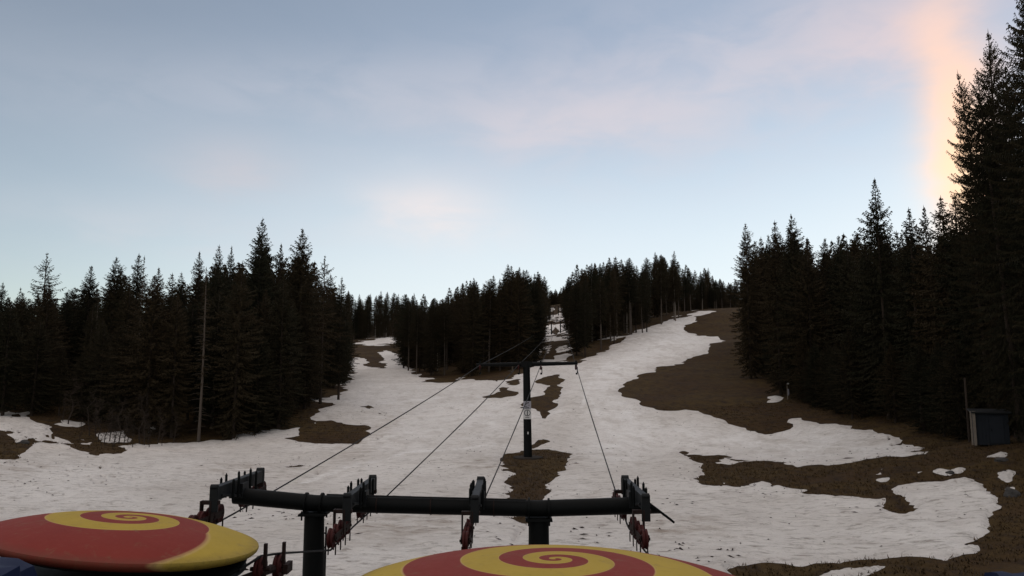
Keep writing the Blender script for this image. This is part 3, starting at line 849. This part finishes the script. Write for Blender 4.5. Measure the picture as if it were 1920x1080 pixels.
# ------------------------------------------------------------------ lift portal in front
PD = 18.0
BX = [(-6.55, 2), (-4.62, 0), (.62, 0), (3.5, 0)]
def bp(px, py): return P(px, py, PD)
bl, b1, b2, br = bp(440, 929), bp(590, 943.5), bp(1010, 953.5), bp(1222, 947)
gz = float(zt(-2, PD))
root = empty('lift_portal', (-2.0, PD, gz), 'dark green steel portal beam on two posts carrying four sheave arms', 'lift portal')
OFF = tuple(root.location)
beam = MB()
beam.tube([bl, b1, b2, br], .19, 24)
for k in range(len(beam.v) - 24, len(beam.v)):
    q = beam.v[k]; beam.v[k] = (q[0] - 1.30 * (q[2] - br[2]), q[1], q[2])
beam_o = beam.build('beam', MAT['steel'], root, OFF, smooth=True)
for (q, dx) in ((b1, -.2), (b1, .17), (b2, -.23), (b2, .23)):
    i = MB()
    d = np.array(b2) - np.array(b1); d /= np.linalg.norm(d)
    c = np.array(q) + d * dx + np.array((0, 0, .0))
    i.cyl(c - d * .022, c + d * .022, .245, n=24)
    i.build('flange', MAT['steel'], root, OFF, smooth=True)
def add_post(q, r0, r1, base):
    m = MB()
    m.cyl((q[0], q[1], q[2] - .20), (q[0] + base, q[1], gz - .2), r0, r1, 20)
    po = m.build('post', MAT['steel'], root, OFF, smooth=True)
    k = MB()
    k.box((q[0], q[1], q[2] - .235), (.62, .56, .05))
    for a in (-.24, .24):
        for e in (-.2, .2): k.cyl((q[0] + a, q[1] + e, q[2] - .36), (q[0] + a, q[1] + e, q[2] - .15), .022, n=6)
    k.build('head_plate', MAT['steel'], po, OFF, bevel=.006)
    return po
p1_ = add_post(b1, .225, .29, .06); p2_ = add_post(b2, .235, .27, 0)
for q, po_ in ((b1, p1_), (b2, p2_)):
    m = MB()
    for k in range(9):
        zz = q[2] - .75 - k * .33
        if zz < gz + .4: break
        m.box((q[0] + .0, PD + .36, zz), (.40, .03, .03))
    for sx in (-.2, .2): m.box((q[0] + sx, PD + .36, q[2] - .6 - 1.45), (.035, .045, 2.9))
    m.box((q[0], PD + .30, q[2] - .7), (.06, .14, .05)); m.box((q[0], PD + .30, q[2] - 2.9), (.06, .14, .05))
    m.build('ladder', MAT['steel2'], po_, OFF)
for t in (.28, .52, .8):
    x_ = b1[0] + (b2[0] - b1[0]) * t; z_ = b1[2] + (b2[2] - b1[2]) * t
    m = MB(); m.cyl((x_ - .012, PD, z_), (x_ + .012, PD, z_), .205, n=24); m.build('weld_seam', MAT['rust'], root, OFF, smooth=True)
m = MB(); m.tube([(b1[0] + .3, PD - .1, b1[2] + .215), ((b1[0] + b2[0]) / 2, PD - .1, (b1[2] + b2[2]) / 2 + .212), (b2[0] - .3, PD - .1, b2[2] + .215)], .018, 6)
m.build('signal_cable', MAT['rope'], root, OFF, smooth=True)
# slanting end plate at the right tip
e = MB(); pe0, pe1 = bp(1199, 930), bp(1261, 977)
e.box(((pe0[0] + pe1[0]) / 2, PD, (pe0[2] + pe1[2]) / 2), (math.dist(pe0, pe1), .44, .05), roll=math.atan2(pe0[2] - pe1[2], pe1[0] - pe0[0]))
e.build('end_plate', MAT['steel'], root, OFF, bevel=.006)

# one wheel, shared
wh = MB(); wh.lathe([(.045, -.06), (.085, -.06), (.10, -.035), (.15, -.03), (.185, -.055), (.20, -.055), (.20, -.02), (.178, 0), (.20, .02), (.20, .055), (.185, .055), (.15, .03), (.10, .035), (.085, .06), (.045, .06)], n=22, axis='x')
wh_o = wh.build('sheave_wheel', MAT['wheel'], smooth=True); WHEEL = wh_o.data; bpy.data.objects.remove(wh_o)
wr = wheel_r = .20

def beam_z(x):
    return float(np.interp(x, [bl[0], b1[0], b2[0], br[0]], [bl[2], b1[2], b2[2], br[2]]))
YOKES = [(-6.42, -2.43, -2.92), (-3.55, -2.61, -3.18), (-.80, -2.65, -3.24), (2.88, -2.62, -3.20)]
ROPE_AT = []
for n, (x, zy, zw) in enumerate(YOKES):
    sg = -1 if n < 2 else 1
    zb = beam_z(x)
    y0, y1 = PD - 1.5, PD + 1.5
    m = MB()
    m.box((x, PD, zy - .01), (.17, 3.0, .29))                                   # box arm along the rope
    m.box((x, y0 + .02, zy - .12), (.18, .08, .56)); m.box((x, y1 - .02, zy - .06), (.20, .09, .42))
    m.cyl((x - .09, y1 - .02, zy + .13), (x + .09, y1 - .02, zy + .13), .075, n=14)
    m.cyl((x - .08, y0 + .02, zy + .13), (x + .08, y0 + .02, zy + .13), .06, n=14)
    m.box((x, PD, (zy + zb) / 2), (.32, .40, abs(zy - zb) + .06))           # saddle on the beam
    for sd in (-1, 1):
        m.box((x + sd * .11, PD - .65, zy - .17), (.03, 1.35, .05), pitch=-.16 * 1)
    ya = m.build('sheave_arm', MAT['steel2'], root, OFF, bevel=.012)
    # threaded rods standing on the arm
    for (dy, dx, h) in ((-.75, -.14, .34), (-.45, -.14, .42), (-.75, .14, .30), (-.42, .14, .40), (.35, -.14, .36), (.35, .14, .46), (.75, .14, .3), (.75, -.14, .3)):
        bo = MB()
        bo.tube([(x + dx, PD + dy, zy - .25), (x + dx, PD + dy, zy + h * .62), (x + dx, PD + dy, zy + h * .63), (x + dx, PD + dy, zy + h * .72)], [.03, .03, .02, .006], 8)
        bo.build('threaded_rod', MAT['steel'], ya, OFF)
    xa, x, zw = x, x - .16, zw - .05
    # two bogies of four wheels hanging from the ends of the arm
    for (yc, end) in ((PD - 1.45, y0), (PD + 1.45, y1)):
        t = MB()
        rise = .10 if yc > PD else 0.0
        z0 = zw + rise
        for sd in (-1, 1):
            t.box((x + sd * .085, yc, z0 + .03), (.02, 1.55, .10), pitch=.03 if yc > PD else 0)
            t.box((x + sd * .11, yc, (z0 + zy - .22) / 2), (.03, .16, abs(zy - .22 - z0) + .12))
            t.box((x + sd * .085, yc - .44, z0), (.03, .52, .13)); t.box((x + sd * .085, yc + .44, z0), (.03, .52, .13))
        for j in range(4):
            yy = yc - .69 + j * .46
            t.cyl((x - .12, yy, z0), (x + .12, yy, z0), .03, n=8)
            t.box((x + .075, yy + .06, z0 - .24), (.02, .055, .22)); t.box((x - .075, yy + .06, z0 - .24), (.02, .055, .22))
        t.box((x + .09, yc, zy - .20), (.36, .12, .08))
        bg = t.build('wheel_bogie', MAT['rust'], root, OFF, bevel=.005)
        for j in range(4):
            o = bpy.data.objects.new('sheave_wheel', WHEEL); COL.objects.link(o); o.parent = bg
            yy = yc - .69 + j * .46
            o.location = (x - OFF[0], yy - OFF[1], z0 - OFF[2] + (yy - yc) * (.03 if yc > PD else 0))
    ROPE_AT.append((x, zw - wr + .02))

# ------------------------------------------------------------------ lens-shaped spiral covers over the bullwheels
def station(px, D, pyc, label, dome, tilt, swirl):
    Rd = 1.93
    c = P(px, pyc, D)
    apex = c[2]
    rim = apex - dome
    gzz = float(zt(c[0], D))
    root = empty('spiral_bullwheel_cover', (c[0], D, gzz), label, 'lift bullwheel', None)
    off = (c[0], D, gzz)
    prof = []
    for i in range(15):
        t = i / 14
        prof.append((Rd * (t ** .9) * .995 + .001, dome * (1 - t ** 2.2)))
    prof += [(Rd, -.025), (Rd * .995, -.06), (Rd * .975, -.10), (Rd * .94, -.13), (Rd * .90, -.15)]
    b = MB(); b.lathe(prof, (0, 0, 0), 96)
    cov = b.build('cover', swirl, root, smooth=True)
    cov.location = (0, 0, rim - gzz); cov.rotation_euler = tilt
    u = MB(); u.lathe([(Rd * .93, -.135), (Rd * .80, -.22), (Rd * .5, -.30), (.3, -.31)], n=64)
    uo = u.build('underside', MAT['black'], cov, smooth=True)
    w = MB(); w.lathe([(1.25, -.42), (1.66, -.42), (1.74, -.46), (1.70, -.51), (1.74, -.56), (1.66, -.60), (1.25, -.60)], n=64)
    for k in range(6):
        a = k * math.pi / 3
        w.box((math.cos(a) * .75, math.sin(a) * .75, -.51), (1.2, .12, .1), yaw=a)
    w.cyl((0, 0, -.72), (0, 0, -.28), .28, n=24)
    wo = w.build('bullwheel', MAT['steel'], root, smooth=True)
    wo.location = (0, 0, rim - gzz)
    s_ = MB()
    s_.cyl((0, 0, -.3), (0, 0, rim - gzz - .7), .34, .26, 20)
    s_.box((0, .0, rim - gzz - .85), (2.3, .35, .26)); s_.box((0, .0, rim - gzz - .85), (.34, 2.3, .24))
    s_.build('support_post', MAT['steel'], root, bevel=.01)
    return root, c, rim, gzz
st1, c1, rim1, gz1 = station(240, 11.7, 970, 'red and yellow swirl painted bullwheel cover at bottom left, seen whole', .28, (R(-3.6), R(6.8), 0), swirl_mat('swirl_paint_tilted', .9333, 1.2))
st2, c2, rim2, gz2 = station(1041, 7.25, 1048, 'red and yellow swirl painted bullwheel cover cut by the bottom edge', .25, (R(-2.2), R(.6), 0), swirl_mat('swirl_paint_level', .2454))
# support wheels of the left return rope, carried by a bracket on the left bullwheel frame
br_ = MB()
wheels = [P(488, 1067, 12.4), P(523, 1062, 12.95)]
br_.tube([(c1[0] + .3, c1[1], rim1 - .85), (c1[0] + 1.2, c1[1] - .05, rim1 - .85), (wheels[0][0] + .02, wheels[0][1], wheels[0][2] - .05), (wheels[1][0] + .02, wheels[1][1] + .2, wheels[1][2] - .03)], .07, 8)
for q in wheels:
    br_.cyl((q[0] - .16, q[1], q[2]), (q[0] + .16, q[1], q[2]), .035, n=8)
    br_.box((q[0] + .08, q[1] - .02, q[2] + .22), (.05, .07, .36))
br_.box((wheels[1][0] + .13, wheels[1][1] + .06, wheels[1][2] - .03), (.08, .3, .16))
bo = br_.build('rope_bracket', MAT['rust'], st1, (c1[0], c1[1], gz1), bevel=.006)
for q in wheels:
    o = bpy.data.objects.new('sheave_wheel', WHEEL); COL.objects.link(o); o.parent = bo
    o.location = (q[0] - c1[0], q[1] - c1[1], q[2] - gz1)

# blue tarpaulin covered drive cabins beside the bullwheels
def cabin(x0, x1, y0, y1, top, label, extra=False):
    cx, cy = (x0 + x1) / 2, (y0 + y1) / 2
    g = float(zt(cx, cy))
    root = empty('covered_drive_cabin', (cx, cy, g), label, 'machine cover')
    w, d, h = x1 - x0, y1 - y0, top - g
    b = MB(); b.box((0, 0, h * .40), (w * .9, d * .9, h * .84)); b.build('cabin_body', MAT['steel2'], root, bevel=.02)
    rg = np.random.default_rng(int(abs(x0) * 10)); nx, ny = 26, 22
    V, Q = [], []
    for j in range(ny + 1):
        for i in range(nx + 1):
            u, v = i / nx * 2 - 1, j / ny * 2 - 1
            e = max(abs(u), abs(v))
            zz = h + .10 * (1 - e ** 2) if e < .8 else h + .036 - (e - .8) / .2 * h * .45
            k = 1 if e < .8 else 1 + .06 * (e - .8) / .2
            fu = u / .8 if abs(u) < .8 else math.copysign(1, u); fv = v / .8 if abs(v) < .8 else math.copysign(1, v)
            wob = .05 * math.sin(9 * u + 5 * v) + .04 * math.sin(14 * v - 6 * u + 1) + rg.normal(0, .012)
            V.append((fu * w / 2 * k + wob * .6, fv * d / 2 * k + wob * .6, zz + wob * .7))
    for j in range(ny):
        for i in range(nx):
            a = j * (nx + 1) + i; Q.append((a, a + 1, a + nx + 2, a + nx + 1))
    o = MB(); o.add(V, Q); t = o.build('tarpaulin', MAT['blue'], root, smooth=True)
    r = MB(); r.tube([(-w / 2 * 1.05, -d / 4, h * .75), (-w / 2, -d / 4, h + .1), (0, -d / 4, h + .19), (w / 2, -d / 4, h + .1), (w / 2 * 1.05, -d / 4, h * .75)], .02, 6)
    r.build('lashing_strap', MAT['yellow'] if extra else MAT['rope'], t)
cabin(-8.6, -5.62, 7.3, 9.35, P(30, 1046, 9.35)[2] - .08, 'dark blue tarpaulin covered lift cabin in the bottom left corner')
cabin(5.5, 8.2, 7.4, 9.2, P(1890, 1066, 9.2)[2] - .08, 'dark blue tarpaulin covered lift cabin in the bottom right corner', True)

# ------------------------------------------------------------------ T-shaped line poles
PD2 = 64.0
px_, _, pz = ground(990, PD2)
top2 = P(987, 683, PD2)
mp = empty('lift_pole', (px_, PD2, pz), 'dark T-shaped lift pole with white sign on the brown patch in mid slope', 'lift pole')
mo = (px_, PD2, pz)
m = MB(); m.cyl((px_, PD2, pz - .3), (top2[0], PD2, top2[2] + .1), .36, .29, 20); m.build('post', MAT['steel'], mp, mo, smooth=True)
m = MB(); m.cyl((px_, PD2, pz - .5), (px_, PD2, pz + .16), 1.5, 1.25, 28); m.build('foundation', MAT['concrete'], mp, mo, smooth=True)
xl, xr = P(893, 684, PD2), P(1083, 681, PD2)
m = MB(); m.tube([(xl[0], PD2, xl[2]), top2, (xr[0], PD2, xr[2])], [.11, .2, .13], 12)
m.box((top2[0], PD2, top2[2]), (.9, .5, .5)); m.build('crossbar', MAT['steel'], mp, mo, smooth=True)
MIDROPE = []
for pxs in (900, 972, 1014, 1080):
    q = P(pxs, 684, PD2)
    m = MB()
    m.box((q[0], PD2, q[2] - .18), (.1, .8, .12)); m.box((q[0], PD2, q[2] + .1), (.14, .18, .5))
    m.box((q[0] + .08, PD2 - .35, q[2] - .45), (.07, .1, .5)); m.box((q[0] + .02, PD2 - .35, q[2] - .75), (.16, .08, .16))
    so = m.build('sheave_hanger', MAT['steel'], mp, mo)
    for dy in (-.35, .35):
        o = bpy.data.objects.new('sheave_wheel', WHEEL); COL.objects.link(o); o.parent = so
        o.location = (q[0] - px_, dy, q[2] - .22 - pz)
    MIDROPE.append((q[0], PD2, q[2] - .02))
def xpole(py): return px_ + (top2[0] - px_) * (858 - py) / 175
yf = PD2 - .42
a0, a1 = P(990, 752, yf), P(990, 767, yf); ww = .66
m = MB(); m.box((xpole(760), yf, (a0[2] + a1[2]) / 2), (ww, .03, a0[2] - a1[2] - .02)); sg1 = m.build('sign_plate', MAT['signgrey'], mp, mo); sg1['label'] = 'grey stickered sign plate'
m = MB()
rg = random.Random(3)
for i in range(9): m.box((xpole(760) + rg.uniform(-.22, .22), yf - .022, (a0[2] + a1[2]) / 2 + rg.uniform(-.25, .25)), (rg.uniform(.05, .16), .008, rg.uniform(.03, .09)))
m.build('sign_marks', MAT['black'], sg1, mo)
a2 = P(990, 786, yf)
m = MB(); m.box((xpole(776), yf, (a1[2] + a2[2]) / 2), (ww, .03, a1[2] - a2[2] - .02)); sg2 = m.build('sign_plate', MAT['sign'], mp, mo); sg2['label'] = 'white sign plate with circle and upright bar'
cz = (a1[2] + a2[2]) / 2 + .1
m = MB(); nn = 28; ring = []
for r_ in (.27, .215):
    for k in range(nn):
        t = 2 * math.pi * k / nn; ring.append((xpole(776) + r_ * math.cos(t), yf - .021, cz + r_ * math.sin(t)))
m.add(ring, [(k, (k + 1) % nn, nn + (k + 1) % nn, nn + k) for k in range(nn)])
m.box((xpole(776), yf - .022, cz), (.07, .01, .40)); m.box((xpole(776) + .0, yf - .022, cz - .37), (.34, .01, .045))
m.build('sign_symbol', MAT['black'], sg2, mo)
m = MB(); m.box((xpole(812) + .03, yf + .08, P(990, 812, yf)[2]), (.1, .03, .2)); m.build('number_tag', MAT['sign'], mp, mo)
m = MB(); m.box((xpole(764) - .42, PD2 - .1, P(990, 764, PD2)[2]), (.3, .1, .08)); m.build('side_bracket', MAT['steel'], mp, mo)

FARROPE = [[], [], [], []]
def far_pole(px, D, h, bar, label, sides):
    x, y, z = ground(px, D)
    r = empty('lift_pole', (x, y, z), label, 'lift pole')
    m = MB(); m.cyl((0, 0, -.3), (0, 0, h), .3, .24, 10); m.build('post', MAT['steel'], r, smooth=True)
    m = MB(); m.box((0, 0, h), (bar, .3, .3)); 
    m.build('crossbar', MAT['steel'], r, bevel=.03)
    for i, k in zip(sides, (-1, 1)):
        m = MB(); m.box((k * bar * .46, 0, h - .3), (.2, 1.4, .35)); m.box((k * bar * .46, 0, h + .2), (.12, .2, .3)); m.build('sheave_hanger', MAT['steel'], r, bevel=.03)
        FARROPE[i].append((x + k * bar * .46, y, z + h - .1))
far_pole(1034, 330, 5.4, 3.6, 'left one of the two small T poles in the forest cut', (0, 1))
far_pole(1051, 330, 5.4, 3.6, 'right one of the two small T poles in the forest cut', (2, 3))
far_pole(1037, 460, 6, 3.6, 'tiny lift pole high in the forest cut, on the left', (0, 1))
far_pole(1047, 460, 6, 3.6, 'tiny lift pole high in the forest cut, on the right', (2, 3))

def sag(p, q, n, s_):
    out = []
    for i in range(n):
        t = i / n
        out.append((p[0] + (q[0] - p[0]) * t, p[1] + (q[1] - p[1]) * t, p[2] + (q[2] - p[2]) * t - s_ * 4 * t * (1 - t)))
    return out
labels = ['leftmost lift rope, running from the left portal arm to the pole tip', 'second lift rope from the left, passing low in front of the left post',
          'third lift rope, rising from the middle portal arm to the pole', 'rightmost lift rope, rising from the right portal arm past the pole']
bw = [(c1[0] - 1.72, c1[1], rim1 - .5), None, (c2[0] - 1.72, c2[1], rim2 - .5), (c2[0] + 1.72, c2[1], rim2 - .5)]
for i in range(4):
    x, zr = ROPE_AT[i]
    A = (x, PD - 2.2, zr - .05); Bm = (x, PD, zr); C_ = (x + (MIDROPE[i][0] - x) * .045, PD + 2.2, zr + .16)
    pts = []
    if i == 1:
        w0, w1 = wheels
        pts += [(c1[0] + 1.72, c1[1], rim1 - .5), (w0[0], w0[1], w0[2] + wr), (w1[0], w1[1], w1[2] + wr + .01)]
    else: pts.append(bw[i])
    pts += [A, Bm] + sag(C_, MIDROPE[i], 14, .12) + sag(MIDROPE[i], FARROPE[i][0], 20, .9) + sag(FARROPE[i][0], FARROPE[i][1], 6, .3) + [FARROPE[i][1]]
    rr = [.02 if p[1] < 30 else .026 for p in pts]
    b = MB(); b.tube(pts, rr, 6)
    o = b.build('haul_rope', MAT['rope'], smooth=True)
    tag(o, labels[i], 'rope', 'lift haul ropes')

# ------------------------------------------------------------------ small things on the slope
def marker(px, D, h, label, capc='white', panel=True):
    x, y, z = ground(px, D)
    r = empty('marker_post', (x, y, z), label, 'post')
    m = MB(); m.cyl((0, 0, -.2), (0, 0, h), .06, .05, 10); m.build('post', MAT['barkpale'], r, smooth=True)
    m = MB(); m.lathe([(.02, -.1), (.11, -.07), (.13, 0), (.1, .08), (.02, .11)], (.14, -.02, h - .03), 12); m.build('reflector_knob', MAT['white'], r, smooth=True)
    if panel:
        m = MB(); m.box((.1, -.08, h * .45), (.18, .03, h * .4)); m.build('panel', MAT['signgrey'], r, bevel=.005)
marker(1477, 101, 2.1, 'grey marker post with white knob on the brown turf at right')
marker(1410, 142, 1.7, 'small pale marker post at the foot of the right stand')
x, y, z = ground(961, 156)
r = empty('wooden_stake', (x, y, z), 'short dark stake with side board standing in the snow left of the pole', 'post')
m = MB(); m.box((0, 0, .7), (.28, .2, 1.5)); m.build('stake', MAT['wood'], r, bevel=.03)
m = MB(); m.box((-.5, -.02, .35), (1.0, .12, .18), roll=.1); m.build('board', MAT['wood'], r, bevel=.02)

# grey shed at the edge of the right stand
x, y, z = ground(1862, 50)
r = empty('tool_shed', (x, y, z), 'small grey metal shed with pale corner post under the right trees', 'shed')
r.rotation_euler = (0, 0, R(-24))
m = MB()
m.box((0, .6, 1.05), (1.9, 1.5, 2.1))
m.build('wall', MAT['hut'], r, bevel=.02)
m = MB()
for k in range(9): m.box((-.8 + k * .2, -.165, 1.05), (.025, .02, 2.0))
m.build('wall_ribs', MAT['hut'], r)
m = MB(); m.box((-1.0, -.2, 1.08), (.16, .14, 2.24)); m.box((-1.16, -.12, 1.08), (.10, .08, 2.2)); m.build('corner_post', MAT['barkpale'], r, bevel=.01)
m = MB(); m.box((0, .6, 2.19), (2.3, 2.0, .10), pitch=.08); m.build('roof', MAT['steel2'], r, bevel=.02)
m = MB(); m.box((.25, -.18, 1.0), (.8, .04, 1.75)); d_ = m.build('door', MAT['hut'], r, bevel=.01)
m = MB(); m.box((-.05, -.22, 1.0), (.05, .06, .16)); m.build('handle', MAT['steel'], d_, bevel=.008)
m = MB(); m.box((-1.1, 1.9, 2.2), (.12, .12, 4.4)); po = m.build('mast', MAT['barkdark'], r, bevel=.02)

def rock(px, D, sx, sy, sz, label, seed):
    x, y, z = ground(px, D)
    bm = bmesh.new(); bmesh.ops.create_icosphere(bm, subdivisions=3, radius=1)
    rg = random.Random(seed); ph = [rg.uniform(0, 6) for _ in range(6)]
    for v in bm.verts:
        p = v.co
        k = 1 + .16 * math.sin(3 * p.x + ph[0]) * math.sin(2.6 * p.y + ph[1]) + .1 * math.sin(6 * p.z + ph[2] + 3 * p.x) + .06 * math.sin(11 * p.y + ph[3])
        v.co = (p.x * sx * k, p.y * sy * k, max(p.z * sz * k, -.15))
    me = bpy.data.meshes.new('rock'); bm.to_mesh(me); bm.free(); me.materials.append(MAT['rock'])
    o = bpy.data.objects.new('rock', me); COL.objects.link(o); o.location = (x, y, z)
    tag(o, label, 'rock')
rock(1898, 37, .35, .3, .4, 'grey rock on the dark turf near the right edge', 1)
rock(1880, 45, .5, .35, .22, 'low flat rock below the grey shed', 2)
rock(1782, 44, .22, .2, .14, 'small stone beside a snow scrap on the right turf', 3)
rock(44, 62, .5, .35, .3, 'dark rock by the brown bank at the left edge', 4)

# ------------------------------------------------------------------ sky and light
SUN_AZ = math.atan2(ray(1960, 300)[0], 1.0)
SUN_EL = R(8.0)
wd = bpy.data.worlds.new('World'); sc.world = wd; wd.use_nodes = True
nt = wd.node_tree; nt.nodes.clear()
out = nt.nodes.new('ShaderNodeOutputWorld'); bg = nt.nodes.new('ShaderNodeBackground')
nt.links.new(bg.outputs[0], out.inputs[0])
SKS = .1
bg.inputs[1].default_value = SKS
sky = nt.nodes.new('ShaderNodeTexSky'); sky.sky_type = 'NISHITA'; sky.sun_disc = False
sky.sun_elevation = SUN_EL; sky.sun_rotation = SUN_AZ
sky.altitude = 1000; sky.air_density = 1.0; sky.dust_density = .15; sky.ozone_density = 1.5
tc = nt.nodes.new('ShaderNodeTexCoord'); dirv = tc.outputs['Generated']
sp = nt.nodes.new('ShaderNodeSeparateXYZ'); nt.links.new(dirv, sp.inputs[0])
az = M(nt, 'ARCTAN2', sp.outputs[0], sp.outputs[1]); el = M(nt, 'ARCSINE', sp.outputs[2])
cn = noise(nt, mapping(nt, dirv, (3.0, 3.0, 7.0)), 1.0, 6, .55, .3)
cn2 = noise(nt, mapping(nt, dirv, (9.0, 9.0, 22.0)), 1.0, 5, .55, .4)
def azel(px, py):
    a, b = ray(px, py)
    return math.atan(a), math.atan(b / math.sqrt(1 + a * a))
cur = sky.outputs[0]
def cloud(px, py, wx, wy, col, alpha, slope=0.0, warp=.12, rag=.5):
    global cur
    a0, e0 = azel(px, py)
    sx, sy = wx / F, wy / F
    da = M(nt, 'SUBTRACT', az, a0); de = M(nt, 'SUBTRACT', el, e0)
    de = M(nt, 'SUBTRACT', de, M(nt, 'MULTIPLY', da, slope))
    da = M(nt, 'ADD', da, M(nt, 'MULTIPLY', M(nt, 'SUBTRACT', cn, .5), warp)); de = M(nt, 'ADD', de, M(nt, 'MULTIPLY', M(nt, 'SUBTRACT', cn2, .5), warp * .6))
    q = M(nt, 'ADD', M(nt, 'POWER', M(nt, 'ABSOLUTE', M(nt, 'DIVIDE', da, sx)), 2.0), M(nt, 'POWER', M(nt, 'ABSOLUTE', M(nt, 'DIVIDE', de, sy)), 2.0))
    g = M(nt, 'EXPONENT', M(nt, 'MULTIPLY', q, -1.0))
    g = M(nt, 'MULTIPLY', g, M(nt, 'ADD', 1 - rag, M(nt, 'MULTIPLY', ramp(nt, cn2, .3, .7), rag)))
    cur = mix(nt, M(nt, 'MULTIPLY', g, alpha, clamp=True), cur, tuple(x / SKS for x in col))
# pale haze low over the whole horizon
hz = M(nt, 'MULTIPLY', M(nt, 'SUBTRACT', 1.0, ramp(nt, el, R(3), R(26))), .5)
hz = M(nt, 'MULTIPLY', hz, M(nt, 'ADD', .25, M(nt, 'MULTIPLY', ramp(nt, az, -.75, -.05), 1.25)))
cur = mix(nt, hz, cur, tuple(x / SKS for x in (.56, .615, .655)))
# thin high veil; bright unseen deck overhead and behind camera added to lighten snow
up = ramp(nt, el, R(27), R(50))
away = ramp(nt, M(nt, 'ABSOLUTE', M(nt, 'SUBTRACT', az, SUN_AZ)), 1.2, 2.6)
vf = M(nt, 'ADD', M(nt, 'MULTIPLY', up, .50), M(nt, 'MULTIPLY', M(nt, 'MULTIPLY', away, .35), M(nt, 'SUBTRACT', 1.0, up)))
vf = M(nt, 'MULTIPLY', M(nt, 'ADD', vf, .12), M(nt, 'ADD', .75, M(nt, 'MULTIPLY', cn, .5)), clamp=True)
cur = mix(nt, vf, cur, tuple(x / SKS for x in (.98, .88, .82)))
cloud(830, 395, 130, 55, (.66, .58, .56), .75, slope=-.12)
cloud(1060, 215, 330, 80, (.53, .47, .49), .6, slope=.05)
cloud(1420, 100, 460, 150, (.50, .46, .49), .5, slope=.08, rag=.7)
cloud(640, 150, 480, 60, (.42, .42, .47), .35, slope=.12, rag=.8)
cloud(230, 420, 300, 45, (.48, .47, .50), .35, slope=.05, rag=.8)
cloud(440, 305, 110, 50, (.46, .42, .44), .5)
cloud(1740, 40, 190, 90, (.70, .50, .46), .42)
cloud(1806, 250, 50, 200, (.90, .54, .35), .9, warp=.11, rag=.35)
cloud(1815, 350, 46, 120, (.98, .66, .41), .85, warp=.05, rag=.2)
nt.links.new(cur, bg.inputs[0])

sl = bpy.data.lights.new('sun', 'SUN'); sl.energy = .5; sl.angle = R(.5); sl.color = (1, .72, .48)
so = bpy.data.objects.new('sun', sl); COL.objects.link(so)
so.rotation_euler = (R(90) - SUN_EL, 0, math.pi - SUN_AZ)

sc.view_settings.view_transform = 'Standard'; sc.view_settings.look = 'None'
sc.view_settings.exposure = 0.55; sc.view_settings.gamma = 1.0
sc.render.engine = 'CYCLES'
sc.cycles.max_bounces = 5; sc.cycles.diffuse_bounces = 3
sc.cycles.use_denoising = True
